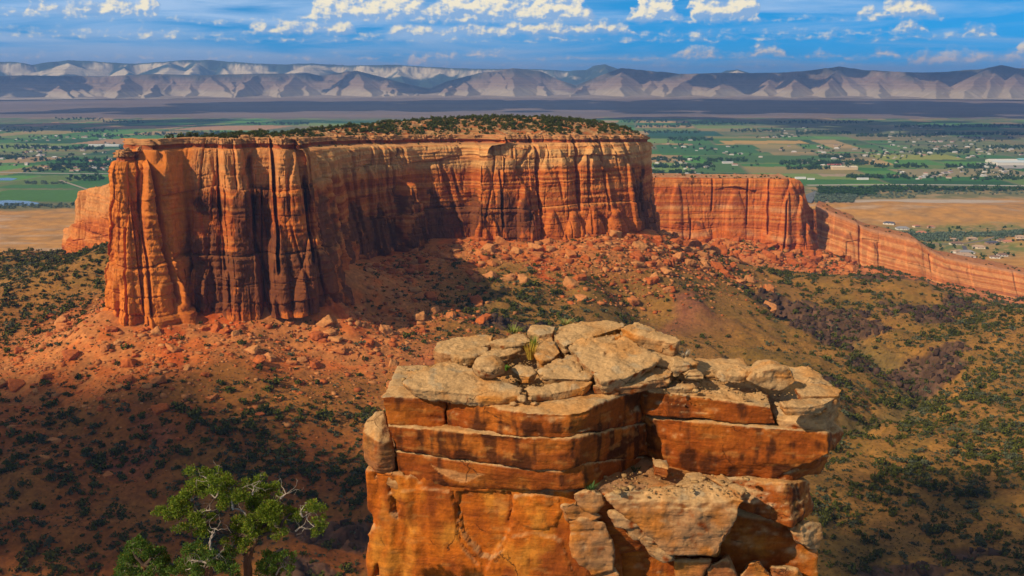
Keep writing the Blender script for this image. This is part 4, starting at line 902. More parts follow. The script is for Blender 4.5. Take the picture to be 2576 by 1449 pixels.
slab('stone_slab', 'tilted block with a dark gap under it at the back right', [(1330,140),(1395,106),(1440,112),(1560,165),(1620,198),(1600,215),(1480,190),(1390,165)], .62, .40, 62, tint=dict(tan=.8), bed=.05, inset=.9)
slab('stone_slab', 'thin brown layered slab below the tilted block', [(1440,262),(1540,240),(1640,262),(1700,310),(1660,335),(1560,330),(1500,318)], .16, .26, 63, bed=.12, tint=dict(tan=.6, stain=.2))
slab('stone_slab', 'brown shelf of thin layers under the largest slab', [(1180,420),(1340,395),(1500,335),(1590,340),(1580,372),(1430,408),(1300,425)], .10, .30, 64, bed=.14, tint=dict(tan=.5, stain=.25))
LEFTY = -9.28
def rock(name, label, outline, lift, thick, seed, **kw): return slab(name, label, outline, lift, thick, seed, b=.05, a=-9.25, **kw)
slab('stone_slab', 'thin flat slab at the far edge left of the knobby rocks', [(1710,352),(1780,345),(1842,358),(1820,372),(1740,372)], .02, .16, 67, b=.05, a=-9.1)
slab('stone_slab', 'orange tipped slab pointing out to the right end', [(2190,440),(2240,405),(2340,412),(2418,440),(2400,470),(2300,468),(2220,470)], -.05, .30, 71, b=.05, a=-9.1, tint=dict(tan=.75))
slab('stone_slab', 'overhanging flat slab above the small stacked stones', [(2105,500),(2180,480),(2300,475),(2385,480),(2330,510),(2230,525),(2130,520)], -.03, .28, 72, b=.05, a=-9.1, tint=dict(tan=.85))
slab('stone_slab', 'low flat slab with a crack at the left of the right block', [(1448,432),(1500,408),(1600,395),(1720,405),(1690,430),(1560,435)], -.02, .16, 73, b=.05, a=-9.17)
for k, (x, y, r, lab) in enumerate(((2215,590,40,'pale stone at the bottom of the small stack on the right'),(2290,555,34,'squarish stone on top of the small stack on the right'),(2270,610,42,'front stone of the small stack on the right'),(845,490,34,'angular stone lying below the front rim'),(885,487,18,'small stone beside the angular one'),(905,512,22,'pale stone on the orange ledge below the rim'),(800,512,24,'thin orange flake on the ledge below the rim'),(1130,440,30,'flat stone at the foot of the triangular slab'),
                                  (1250,450,20,'small stone near the dark inner corner'),(1560,405,22,'small stone beside the low green grass'),(1900,452,14,'orange lichened stone on the bare ledge'),(720,320,20,'little stone left behind the round boulder'),(560,318,18,'little stone under the layered slab'),(940,390,16,'little stone by the dry grass'))):
    Y = 27.2 if y > 470 and x < 1000 else 28.0
    p = zy(x, y, Y if x < 1000 or x > 1500 else 28.0); s = r * .5127 / FPX * 28.5
    rg = np.random.default_rng(200 + k); pts = [Vector(v) for v in rg.normal(size=(14, 3))]
    pts = [Vector((v.x / v.length * s, v.y / v.length * s * .9, v.z / v.length * s * .6)) for v in pts]
    me = remesh(hull_mesh(pts), max(.03, s / 9), 1); V, N, q = rockify(me, seed=80 + k, big=s * .12, mid=s * .1, fine=.01, bed=.02, plate=.02, size=.5)
    add_col(me, face_tint(V, N, 80 + k, tan=.95, stain=.02)); o = link('stone', me, MAT_SLAB); o.location = p + Vector((0, 0, s * .1))
    tag(o, lab, 'stone', 'loose slabs and boulders on the rock tower')
def stand(label, outline, Y, depth, seed, **kw):
    """A boulder that stands up: its outline as seen, carried back by its depth."""
    f = [zy(x, y, Y + .12 * ((y - min(q[1] for q in outline)) < 8)) for x, y in outline]; cx = sum(p.x for p in f) / len(f); zt = max(p.z for p in f); zb = min(p.z for p in f)
    m = [Vector((cx + (p.x - cx) * 1.04, p.y + depth * .45, p.z + .10 * (zt - p.z))) for p in f]; k = [Vector((cx + (p.x - cx) * .85, p.y + depth, zb + (p.z - zb) * .75)) for p in f]
    me = remesh(hull_mesh(f + m + k), .03, 0); P0 = dict(big=.07, mid=.06, fine=.025, plate=.06, pits=.05, bed=.05); P0.update(kw)
    V, N, q = rockify(me, seed=seed, **P0); add_col(me, face_tint(V, N, seed, stain=.02, tan=.95))
    org = np.array([cx, f[0].y, V[:, 2].min()]); me.vertices.foreach_set('co', (V - org).astype(np.float32).ravel()); me.update()
    o = link('boulder', me, MAT_SLAB); o.location = org; tag(o, label, 'boulder', 'loose slabs and boulders on the rock tower')
stand('big crumbly boulder on the right end of the tower', [(1948,398),(1985,362),(2040,322),(2075,316),(2125,328),(2165,348),(2194,398),(2160,424),(2100,446),(2010,432)], 28.25, 1.1, 70, big=.10)
stand('knobby flat boulder left of the big crumbly one', [(1856,398),(1866,368),(1915,352),(1990,350),(1992,372),(1960,396),(1900,410)], 28.5, .7, 68, mid=.08)
stand('small boulder at the left end of the knobby one', [(1806,395),(1825,366),(1868,368),(1864,402),(1830,406)], 28.6, .5, 69)
stand('twisted pale boulder at the left of the rocks right of the largest slab', [(1572,330),(1590,302),(1640,304),(1680,325),(1650,355),(1610,378),(1585,374)], 28.7, .6, 65)
stand('pinkish layered boulder in front of the twisted one', [(1632,370),(1665,340),(1700,345),(1740,378),(1715,402),(1650,398)], 28.5, .5, 66, bed=.08)
# the round boulder
rg = np.random.default_rng(5); c0 = plane_pt(678, 394, PA + .26, PB, PY); s = .47
pts = [Vector(v).normalized() for v in rg.normal(size=(60, 3))]; pts = [Vector((v.x * s * 1.08, v.y * s, v.z * s * .80)) for v in pts]
me = remesh(hull_mesh(pts), .035, 5); V, N, q = rockify(me, seed=47, big=.06, mid=.03, fine=.015, bed=.03, plate=.02, pits=.0)
add_col(me, face_tint(V, N, 47, tan=.98, stain=.0)); o = link('boulder', me, MAT_SLAB); o.location = c0 + Vector((0, .12, .36))
tag(o, 'round pale boulder like a ball on the front left slab', 'boulder', 'loose slabs and boulders on the rock tower')
# flat stones on the floor of the recess
for k, (ol, lab) in enumerate((([(1600,905),(1650,850),(1720,842),(1760,870),(1700,905)], 'largest flat stone on the shaded recess floor'), ([(1770,880),(1830,865),(1880,890),(1840,915)], 'flat stone at the right of the recess floor'), ([(1850,910),(1890,895),(1950,940),(1920,955)], 'orange flake at the right corner of the recess floor'), ([(1480,770),(1555,785),(1560,830),(1490,815)], 'brown squared stone in the inner corner of the recess'))):
    slab('stone_slab', lab, ol, 0.0, .16 if k < 3 else .3, 90 + k, b=0.02, a=-11.55 if k < 3 else -11.2, tint=dict(tan=.85 if k < 3 else .1), voxel=.035, big=.03, mid=.03)

# --- grass tufts on the tower
def tuft_mesh(n, h, w, seed):
    rg = np.random.default_rng(seed); V, F = [], []
    for i in range(n):
        a = rg.uniform(0, 6.283); r = w * .35 * math.sqrt(rg.uniform()); lean = rg.uniform(.15, .75) * w; hh = h * rg.uniform(.55, 1.1)
        bx, by = r * math.cos(a), r * math.sin(a); dx, dy = math.cos(a + rg.normal() * .4), math.sin(a + rg.normal() * .4); t = .010 + .006 * rg.uniform()
        k = len(V)
        V += [(bx - dy * t, by + dx * t, 0), (bx + dy * t, by - dx * t, 0), (bx + dx * lean * .45 + dy * t * .7, by + dy * lean * .45 - dx * t * .7, hh * .6), (bx + dx * lean * .45 - dy * t * .7, by + dy * lean * .45 + dx * t * .7, hh * .6), (bx + dx * lean, by + dy * lean, hh), (bx + dx * lean + .004, by + dy * lean, hh)]
        F += [(k, k + 1, k + 2, k + 3), (k + 3, k + 2, k + 5, k + 4)]
    return np.array(V), np.array(F)
for k, (x, y, h, w, colr, lab) in enumerate(((885,290,.55,.30,(.42,.27,.035),'tall golden grass tuft between the slabs on the tower'),(900,255,.50,.16,(.16,.22,.03),'green grass stalks behind the golden tuft'),(835,408,.16,.26,(.40,.24,.06),'dry golden grass tuft near the front rim'),(470,352,.12,.14,(.17,.22,.04),'left one of two little green tufts on the longest slab'),(505,357,.12,.16,(.20,.24,.05),'right one of two little green tufts on the longest slab'),(572,372,.14,.12,(.15,.18,.05),'little green tuft left of the round boulder'),
        (768,345,.16,.14,(.10,.20,.02),'bright green tuft right of the round boulder'),(955,388,.14,.12,(.16,.22,.03),'green tuft before the triangular slab'),(1555,412,.12,.24,(.17,.18,.04),'low green tuft on the left of the right block'),(1640,265,.26,.34,(.26,.22,.16),'grey dry bush behind the tilted block'),(1180,930,.20,.30,(.06,.11,.03),'dark green tuft in the crack beside the ledges'),(1400,845,.18,.22,(.07,.09,.03),'dark tuft on the shaded recess floor'),(1510,860,.16,.22,(.10,.11,.04),'second dark tuft on the recess floor, nearer the flat stones'),(800,158,.22,.5,(.17,.20,.04),'green grass on the back rim of the tower'),(1060,118,.2,.5,(.22,.24,.07),'pale grass along the back skyline'))):
    if y < 400 and x < 1300: p = plane_pt(x, y, PA - .02, PB, PY)
    elif y > 700: p = zy(x, y, {1180: 26.9, 1400: 28.4, 1510: 28.2}[x])
    elif x == 1640: p = plane_pt(x, y + 20, PA + .1, PB, PY)
    else: p = plane_pt(x, y + 6, -9.15, .05, PY)
    V, F = tuft_mesh(90 if h > .3 else 60, h, w, 300 + k)
    rg = np.random.default_rng(k); cc = np.array(colr) * (.75 + .5 * np.repeat(rg.uniform(size=len(V) // 6), 6))[:, None]
    me = mesh_np('grass_tuft', V, F, False, col=cc); o = link('grass_tuft', me, tint_material('grass blades', .2, .1, 0, .1) if k == 0 else bpy.data.materials['grass blades']); o.location = p
    tag(o, lab, 'grass tuft', 'grass tufts on the rock tower')

# grit and chips lying between the slabs
rg = np.random.default_rng(77); pos, sz = [], []
for (x0, x1, y0, y1, n_) in ((420,900,250,400,260),(780,1180,300,430,200),(1450,2180,360,470,240),(1180,1640,255,420,160),(250,520,330,420,60)):
    for _ in range(n_):
        x, y = rg.uniform(x0, x1), rg.uniform(y0, y1); p = plane_pt(x, y, PA - .05, PB, PY) if x < 1420 else plane_pt(x, y, -9.2, .05, PY); pos.append(p); sz.append(.018 * (1 - rg.uniform()) ** -.5)
for _ in range(200):
    x = rg.uniform(1250, 1950); p = plane_pt(x, rg.uniform(845, 950), -11.52, .02, PY); pos.append(p); sz.append(.016 * (1 - rg.uniform()) ** -.5)
grit_pos = np.array([tuple(p) for p in pos]); grit_sz = np.clip(np.array(sz), .018, .12)
# ------------------------------------------------------------------ junipers near the camera
def tube(pts, radii, sides=7):
    P = np.asarray(pts, float); R = np.asarray(radii, float); n = len(P)
    T = np.gradient(P, axis=0); T /= np.linalg.norm(T, axis=1)[:, None] + 1e-9
    A = np.cross(T, (.31, .22, .93)); A /= np.linalg.norm(A, axis=1)[:, None] + 1e-9; B = np.cross(T, A)
    a = np.arange(sides) / sides * 2 * np.pi
    rr = R[:, None] * (1 + .18 * np.sin(3 * a + np.linspace(0, 5, n)[:, None]))
    V = P[:, None] + rr[..., None] * (np.cos(a)[None, :, None] * A[:, None] + np.sin(a)[None, :, None] * B[:, None])
    return V.reshape(-1, 3), grid_faces(n, sides, True)
def bent(a, b, n, wob, rg, sag=0.0):
    a = np.asarray(a, float); b = np.asarray(b, float); t = np.linspace(0, 1, n)[:, None]; L = np.linalg.norm(b - a)
    p = a + (b - a) * t
    for k in (1, 2, 3): p = p + np.sin(np.pi * k * t) * rg.normal(size=3) * wob * L / k
    p[:, 2] -= (sag * L * np.sin(np.pi * t))[:, 0]
    return p
class Soup:
    def __init__(s): s.V, s.F, s.C, s.n = [], [], [], 0
    def add(s, V, F, c):
        s.V.append(V); s.F.append(F + s.n); s.n += len(V); s.C.append(np.broadcast_to(np.asarray(c, float), (len(V), 3)))
    def build(s, name, mat, parent=None, smooth=True):
        me = mesh_np(name, np.concatenate(s.V), np.concatenate(s.F), smooth, col=np.concatenate(s.C))
        o = link(name, me, mat)
        if parent is not None: o.parent = parent; o.matrix_parent_inverse = Matrix.Translation(-Vector(parent.location))
        return o
def leaf_quads(centre, rad, n, size, rg, squash=.8):
    """Small sprays spread through a clump: each spray is a crossed pair of narrow leaves pointing outward."""
    d = rg.normal(size=(n, 3)); d /= np.linalg.norm(d, axis=1)[:, None]
    r = rad * rg.uniform(.25, 1.0, n) ** .6 * (1 + .25 * np.sin(d[:, 0] * 5 + d[:, 1] * 7 + centre[0] * 9))
    p = centre + d * r[:, None] * np.array([1, 1, squash])
    up = d * .8 + rg.normal(size=(n, 3)) * .55 + np.array([0, 0, .45]); up /= np.linalg.norm(up, axis=1)[:, None]
    sd = np.cross(up, rg.normal(size=(n, 3))); sd /= np.linalg.norm(sd, axis=1)[:, None]
    L = size * rg.uniform(.6, 1.5, n)[:, None]; W = L * .36
    V = np.stack([p - sd * W * .5, p + sd * W * .5, p + sd * W * .7 + up * L * .6, p + up * L, ], 1)
    V2 = np.stack([p - sd * W * .5, p + up * L, p - sd * W * .8 + up * L * .55, p - sd * W * .5 - up * L * .1], 1)
    V = np.concatenate([V.reshape(-1, 3), V2.reshape(-1, 3)])
    return V, np.arange(len(V)).reshape(-1, 4), d
m, q, b = principled('juniper foliage', .75, .2)
colr = q.n('ShaderNodeAttribute', attribute_name='tint').outputs['Color']
q.set(b.inputs['Base Color'], colr)
tr = q.n('ShaderNodeBsdfTranslucent'); q.set(tr.inputs['Color'], q.mix(1.0, colr, (1.3, 1.4, .5), 'MULTIPLY'))
ms = q.n('ShaderNodeMixShader', {0: .28, 1: b.outputs[0], 2: tr.outputs[0]})
q.t.links.new(ms.outputs[0], [n for n in q.t.nodes if n.type == 'OUTPUT_MATERIAL'][0].inputs[0])
MAT_LEAF = m
MAT_BARK = tint_material('bark', .03, .35, .9, .02, rough=.9, streak=True)
def t7(x, y, Y): return np.array(at_y(251.6 + .26857 * x, 1132 + .26857 * y, Y))
SC = .26857 * 23.0 / FPX * 1.09
def juniper(label, base, trunk_pts, limbs, clumps, dead, Y, seed, leafn=1350, green=(.215,.27,.020), dark=(.038,.064,.008)):
    rg = np.random.default_rng(seed)
    bp = t7(*base, Y); root = empty('juniper_tree', bp - np.array([0, 0, .75])); tag(root, label, 'tree', 'junipers on the rim below the camera')
    wood = Soup(); nodes = []
    def branch(path, r0, r1, c, sides=7): 
        V, F = tube(path, np.linspace(r0, r1, len(path)), sides); cc = np.asarray(c) * (.8 + .4 * rg.uniform(size=(len(V), 1))); wood.add(V, F, cc)
    tp = [bp - np.array([0, 0, .8])] + [t7(x, y, Y + dy) for x, y, dy in trunk_pts]
    path = np.concatenate([bent(tp[i], tp[i + 1], 6, .03, rg)[:(-1 if i < len(tp) - 2 else None)] for i in range(len(tp) - 1)])
    for k in range(3):                                              # a trunk of twisted strands
        ph = k * 2.1; rr = np.linspace(.075, .045, len(path)); tw = np.linspace(0, 4, len(path)) + ph
        branch(path + np.c_[np.cos(tw) * rr * .6, np.sin(tw) * rr * .6, 0 * tw], .085, .05, (.13,.060,.030) if k else (.19,.085,.035), 8)
    hubs = [path[len(path) // 2], path[-1]]
    for lp in limbs:
        pts = [hubs[-1] if lp[0] == 't' else hubs[lp[0]] if isinstance(lp[0], int) else t7(*lp[0][:2], Y + lp[0][2])] + [t7(x, y, Y + dy) for x, y, dy in lp[1:-1]]
        pp = np.concatenate([bent(pts[i], pts[i + 1], 6, .07, rg)[:(-1 if i < len(pts) - 2 else None)] for i in range(len(pts) - 1)])
        pale = lp[-1]; branch(pp, .052 if not pale else .040, .014, (.34,.27,.21) if pale else (.085,.055,.040)); nodes += list(pp[2:])
    nodes = np.array(nodes + hubs)
    leaves = Soup()
    for (x, y, r) in clumps:
        dy = rg.uniform(-.55, .55); c = t7(x, y, Y + dy); r = r * SC * 1.04
        k = np.argmin(np.linalg.norm((nodes - c) * np.array([1, .6, 1]), axis=1)); branch(bent(nodes[k], c, 7, .10, rg), .016, .006, (.14,.10,.075) if rg.uniform() < .6 else (.34,.28,.22), 5)
        for s_ in range(4):
            cc = c + rg.normal(size=3) * r * .55; rr = r * rg.uniform(.45, .75)
            branch(bent(c, cc, 5, .12, rg), .007, .003, (.16,.12,.09), 4)
            V, F, d = leaf_quads(cc, rr, int(leafn * (rr / .16) ** 2 * .26), .037, rg)
            col = mixc(dark, green, np.clip(rg.beta(2, 2, len(F) // 2), 0, 1)); col = col * (.85 + .3 * rg.uniform())
            yel = rg.uniform(size=len(F) // 2) < .07; col[yel] = (.22, .17, .02)
            leaves.add(V, F, np.repeat(np.concatenate([col, col]), 4, 0))
    wood.build('trunk', MAT_BARK, root); leaves.build('crown', MAT_LEAF, root, False)
    for dd in dead:
        s_ = Soup(); pts = [t7(x, y, Y - .25) for x, y in dd]
        pp = np.concatenate([bent(pts[i], pts[i + 1], 5, .06, rg)[:(-1 if i < len(pts) - 2 else None)] for i in range(len(pts) - 1)])
        V, F = tube(pp, np.linspace(.026, .007, len(pp)), 6); s_.add(V, F, (.36,.29,.22))
        for k in range(5):
            i = rg.integers(len(pp) // 3, len(pp)); e = pp[i] + rg.normal(size=3) * np.array([.16, .10, .14]) + np.array([0, 0, .10])
            V, F = tube(bent(pp[i], e, 6, .14, rg), np.linspace(.010, .003, 6), 5); s_.add(V, F, (.34,.27,.20))
            for z_ in range(2):
                e2 = e + rg.normal(size=3) * .08; V, F = tube(bent(e, e2, 4, .1, rg), np.linspace(.004, .002, 4), 4); s_.add(V, F, (.34,.27,.20))
        s_.build('dead_branch', MAT_BARK, root)
    return root
juniper('large twisted juniper with bright green tufts and bare silvery branches', (1360,1190), [(1380,1060,0),(1410,930,0),(1450,850,.05)],
        [('t',(1530,790,0),(1700,770,-.1),(1830,770,-.1),(1900,690,-.1),False), ('t',(1440,740,0),(1410,670,-.1),(1360,590,-.1),(1250,550,-.15),(1230,460,-.15),True), ('t',(1330,800,.1),(1150,760,.2),(930,690,.1),(905,640,0),(1010,540,-.1),(1080,450,0),False),
         ((930,690,.1),(830,660,.1),(800,580,.1),(860,480,.1),False), ('t',(1560,700,.2),(1600,560,.2),(1640,480,.2),False), ((1440,740,0),(1470,600,.1),(1450,430,.1),(1430,350,.1),False), ((1830,770,-.1),(1900,640,-.1),(1980,560,-.1),False), ((1700,770,-.1),(1720,650,0),(1780,590,0),False), (0,(1300,960,.1),(1220,900,.1),False)],
        [(1000,235,75),(1100,225,45),(900,300,85),(830,370,80),(1060,300,80),(1180,310,85),(1260,300,45),(960,380,80),(790,420,70),(1100,380,80),(700,520,75),(760,500,60),(620,610,70),(570,590,50),(690,640,75),(720,700,40),(830,580,60),(850,720,80),(930,760,70),(960,640,70),(1250,440,90),(1170,480,70),(1330,420,80),(1430,310,70),(1470,380,80),(1560,370,70),(1600,440,85),(1400,470,85),(1520,500,95),(1650,560,85),(1560,590,95),(1450,580,80),(1690,480,60),(1350,760,80),(1300,680,70),(1450,720,85),(1560,690,90),(1640,720,80),(1690,780,70),(1270,850,80),(1380,860,70),(1500,800,60),(1980,500,65),(1940,540,50),(2030,560,60),(2050,660,55),(2040,740,50),(2080,700,35),(1830,560,55),(1790,620,60),(1850,640,50),(1120,520,60),(1060,620,50)],
        [[(1020,345),(1020,300),(990,250)],[(1250,560),(1230,480),(1270,420),(1250,370)],[(910,640),(960,580),(1040,560)],[(1880,590),(1900,630),(1880,570),(1920,520)],[(1830,760),(1890,720),(1930,740)],[(1690,455),(1740,410)],[(1430,420),(1440,340)]], 23.0, 11)
juniper('small juniper with a long bare grey snag in front of the large tree', (1040,1190), [(1020,1100,0),(1010,1030,0)],
        [('t',(1040,930,0),(1030,860,0),(1060,760,-.1),True), ('t',(950,1040,-.1),(860,1030,-.1),True), ('t',(1120,1080,.1),(1170,1110,.1),False), ('t',(900,960,.1),False)],
        [(850,940,60),(940,930,70),(900,1000,80),(1000,960,50),(820,1040,70),(880,1100,80),(980,1110,75),(800,1130,60),(1100,980,60),(1180,1030,70),(1230,960,60),(1150,1100,70),(1250,1090,70),(1060,1140,70)],
        [[(1010,1030),(1040,930),(1035,850),(1060,780),(1090,730)],[(1000,1060),(920,1040),(840,1030)],[(1020,1040),(1090,1000),(1110,970)],[(990,1050),(970,1100)]], 22.4, 12, green=(.12,.20,.030))
juniper('low bushy juniper at the left of the trees on the rim', (420,1230), [(420,1130,0),(420,1080,0)], [('t',(330,980,0),(310,900,0),False), ('t',(520,1000,.1),(570,960,.1),False), ('t',(640,1080,0),False), ('t',(280,1090,0),False)],
        [(300,880,60),(370,860,50),(290,960,75),(380,940,70),(470,980,75),(560,960,65),(600,1010,60),(260,1040,70),(350,1040,80),(450,1060,80),(560,1060,75),(650,1090,70),(300,1120,80),(420,1140,80),(540,1140,80),(690,1140,55),(200,1150,60)], [[(430,1150),(480,1120)]], 22.8, 13, green=(.11,.19,.028))
juniper('small juniper behind the trunk of the large tree on its right', (1640,1240), [(1640,1120,0),(1650,1070,0)], [('t',(1690,1030,0),False), ('t',(1560,1060,0),False)],
        [(1560,1000,60),(1640,1010,60),(1720,1010,60),(1770,1060,55),(1690,1090,60),(1560,1100,70),(1510,1060,55),(1620,1140,60),(1760,1110,40)], [[(1650,1170),(1680,1110),(1740,1090)]], 23.6, 14, green=(.12,.21,.030))
# the rim of rock they grow from
led = block('rim_ledge', [pw(-9.6,20.5,-12.9),pw(-3.6,20.5,-13.0),pw(-9.2,23.6,-12.75),pw(-3.8,23.7,-12.95),pw(-9.8,20.0,-40),pw(-3.4,20.0,-40),pw(-9.6,25.5,-60),pw(-3.6,25.5,-60),pw(-10,18,-75),pw(-3,18,-75)], seed=45, voxel=.15, tint=dict(stain=.2, tan=.6), parent=None, big=.2)
tag(led, 'pale sandstone ledge under the junipers at the bottom left', 'ledge', kind='structure'); led.name = 'ledge'

# ------------------------------------------------------------------ brush, boulders and trees of the canyon
def bush_mesh(seed, n=90, tall=.8, leaf=.34, green=(.094,.096,.011), dark=(.030,.034,.005)):
    """A bush about one metre in radius: lobes of small leaf-sized faces with gaps between."""
    rg = np.random.default_rng(seed); Vs, Cs = [], []
    lob = rg.normal(size=(6, 3)) * np.array([.42, .42, .22]) + np.array([0, 0, tall * .55])
    for l in lob:
        k = n // 6; d = rg.normal(size=(k, 3)); d /= np.linalg.norm(d, axis=1)[:, None]
        p = l + d * np.array([.46, .46, .42 * tall]) * rg.uniform(.55, 1.1, (k, 1)); p[:, 2] = np.maximum(p[:, 2], .04)
        a = rg.normal(size=(k, 3)); a /= np.linalg.norm(a, axis=1)[:, None]; b_ = np.cross(a, d + .3 * rg.normal(size=(k, 3))); b_ /= np.linalg.norm(b_, axis=1)[:, None] + 1e-9
        s = leaf * rg.uniform(.55, 1.2, (k, 1))
        Vs.append(np.stack([p - a * s * .6, p - b_ * s * .5, p + a * s * .6, p + b_ * s * .5], 1).reshape(-1, 3))
        c = mixc(dark, green, rg.beta(1.6, 1.6, k)); Cs.append(np.repeat(c, 4, 0))
    V = np.concatenate(Vs); return V, np.arange(len(V)).reshape(-1, 4), np.concatenate(Cs)
def rock_mesh(seed, sub=2, flat=.62, cuts=10):
    """An angular boulder of about unit radius: a ball cut by planes."""
    rg = np.random.default_rng(seed)
    pts = np.array([(i, j, k) for i in (-1, 1) for j in (-1, 1) for k in (-1, 1)], float) * .72 + rg.normal(size=(8, 3)) * .20
    pts = np.concatenate([pts, rg.normal(size=(4 if sub > 1 else 1, 3)) * .62]) * np.array([1.05, .85, flat])
    me = hull_mesh([Vector(v) for v in pts])
    if sub > 2:
        me = remesh(me, .11, 1); V = verts_np(me); N = norms_np(me); q = fbm(V / .5, 3, off=seed)
        me.vertices.foreach_set('co', (V + N * (.10 * fbm(V / .7, 3, off=seed + 1) + .07 * np.round(q * 5) / 2.5)[:, None]).astype(np.float32).ravel()); me.update()
    bm = bmesh.new(); bm.from_mesh(me); bmesh.ops.triangulate(bm, faces=bm.faces); bm.to_mesh(me); bm.free()
    V = verts_np(me); F = np.array([p.vertices[:] for p in me.polygons]); bpy.data.meshes.remove(me)
    return V, F
def scatter_merge(protos, pos, size, yaw, col=None, tilt=None):
    """One big mesh from many small ones."""
    Vs, Fs, Cs = [], [], []; n = 0
    which = np.arange(len(pos)) % len(protos)
    for k, pr in enumerate(protos):
        V, F = pr[0], pr[1]; idx = np.nonzero(which == k)[0]
        if not len(idx): continue
        c, s = np.cos(yaw[idx]), np.sin(yaw[idx])
        X = (V[None, :, 0] * c[:, None] - V[None, :, 1] * s[:, None]) * size[idx, None]; Y = (V[None, :, 0] * s[:, None] + V[None, :, 1] * c[:, None]) * size[idx, None]
        Z = V[None, :, 2] * size[idx, None] * (1 if tilt is None else tilt[idx, None])
        W = np.stack([X, Y, Z], -1) + pos[idx][:, None, :]
        Vs.append(W.reshape(-1, 3)); Fs.append((F[None] + (np.arange(len(idx)) * len(V))[:, None, None] + n).reshape(-1, F.shape[1])); n += W.shape[0] * W.shape[1]
        pc = pr[2] if len(pr) > 2 else np.ones((len(V), 3))
        cc = np.ones((len(idx), 1, 3)) if col is None else col[idx][:, None, :]
        Cs.append((pc[None] * cc).reshape(-1, 3))
    return np.concatenate(Vs), np.concatenate(Fs), np.concatenate(Cs)
m, q, b = principled('brush foliage', .8, .1); q.set(b.inputs['Base Color'], q.n('ShaderNodeAttribute', attribute_name='tint').outputs['Color']); MAT_BRUSH = m
BUSH = [bush_mesh(400 + k, 102, .85 + .1 * (k % 3)) for k in range(6)] + [bush_mesh(420 + k, 102, .62, .30, (.105,.112,.055), (.045,.055,.026)) for k in range(3)]
TREE = [bush_mesh(440 + k, 150, 1.25, .30, (.076,.088,.011), (.024,.032,.005)) for k in range(5)]
BUSH_LO = [bush_mesh(470 + k, 48, .85 + .1 * (k % 3), .46) for k in range(6)] + [bush_mesh(480 + k, 48, .62, .42, (.105,.112,.055), (.045,.055,.026)) for k in range(3)]
BUSH_ME = [mesh_np('juniper_bush', *p[:2], False, col=p[2]) for p in BUSH]; TREE_ME = [mesh_np('mesa_juniper', *p[:2], False, col=p[2]) for p in TREE]

def hidden_by_tower(px, py):
    return (px > 915) & (px < 2120) & (py > 1000) | (px > 1090) & (px < 1760) & (py > 830)
def cast_pixels(n, x0, x1, y0, y1, rg):
    """Ground points spread evenly over the ground itself within a wedge of the view."""
    th = np.arctan((rg.uniform(x0, x1, n) - 1288) / FPX); return th
def on_ground(n, rmin, rmax, rg, tmax=31.5):
    th = np.radians(rg.uniform(-tmax, tmax, n)); r = np.sqrt(rg.uniform(rmin ** 2, rmax ** 2, n)); x = r * np.sin(th); y = r * np.cos(th)
    return x, y
rg = np.random.default_rng(21)
x, y = on_ground(130000, 370, 1560, rg)
foot = seg_dist(x, y, CLIFF_FOOT); foot2 = seg_dist(x, y, CLIFF2_FOOT); P = np.c_[x, y, 0 * x]
in_mesa = inside(x, y, Pm[::6]) | (foot < 6) | (foot2 < 14) | (y > 1375)
n1 = fbm(P / 55, 3, off=200); n2 = fbm(P / 130, 3, off=201)
z = ground_z(x, y, True); px, py = to_px(np.c_[x, y, z])
dens = .26 + .75 * sstep(-.05, .35, n1) + .35 * n2
leftslope = (px < 300) & (py < 900); dens = np.where(leftslope, .75 + .5 * n1, dens)
tal = 1 - sstep(50, 110, foot); dens = dens * (1 - .55 * tal)
tan_hill = np.exp(-(((px - 1800) / 240) ** 2 + ((py - 830) / 100) ** 2)); dens = dens * (1 - .88 * tan_hill)
dens = dens + (.22 + .5 * sstep(-.1, .3, n1)) * (px < 960) * (py > 1030); dens = dens + (.10 + .35 * sstep(0, .3, n1)) * (px > 2050) * (py > 1000); wash = np.exp(-(((px - 1170) / 190) ** 2 + ((py - 770) / 55) ** 2)); dens = dens + .9 * wash
for (ax, ay, bx, by, w) in ((2080,1300,2576,1140,38),(2100,1260,2300,1180,26),(2270,860,2576,790,16),(2350,1030,2576,890,30),(2420,1130,2576,1080,40),(2130,1010,2330,1000,22),(2060,1290,2160,1260,30),(800,1180,1000,1230,28),(500,1130,900,1180,16)):
    d = seg_dist(px, py, [(ax, ay), (bx, by)]); dens = dens + 1.1 * np.exp(-(d / w) ** 2)
keep = (~in_mesa) & (rg.uniform(size=len(x)) < dens * .66) & (px > -60) & (px < 2640) & (py < 1500)
x, y, z, px, py, tal = x[keep], y[keep], z[keep], px[keep], py[keep], tal[keep]
size = np.exp(rg.normal(.36, .52, len(x))) * (1 - .25 * tal); size = np.clip(size, .5, 4.2)
depth = y * CP - z * SP; app = size / depth
vis = (px > 4) & (px < 2572) & (py < 1440) & ~hidden_by_tower(px, py)
order = np.argsort(-np.where(vis, app, 0)); top = order[:290]; rest = order[290:]
def region(px, py, tal, k):
    if k >= 6: kind = 'grey green sagebrush bush'
    else: kind = 'dark green juniper bush'
    if px < 300 and py < 900: where = 'on the brushy slope left of the mesa'
    elif tal > .4: where = 'among the boulders below the mesa cliffs'
    elif px < 950 and py < 1060: where = 'on the red flat below the left end of the mesa'
    elif px < 950: where = 'on the dark red canyon floor around the big juniper'
    elif px < 1500: where = 'in the wash between mesa and rock tower'
    elif py < 800: where = 'on the dark rocky hill right of the mesa'
    elif px < 2130: where = 'on the tan hillside behind the rock tower'
    elif py < 1050: where = 'around the dark ravine at the right'
    else: where = 'on the olive slope right of the rock tower'
    return kind + ' ' + where, 'bushes ' + where
seen_lab = set()
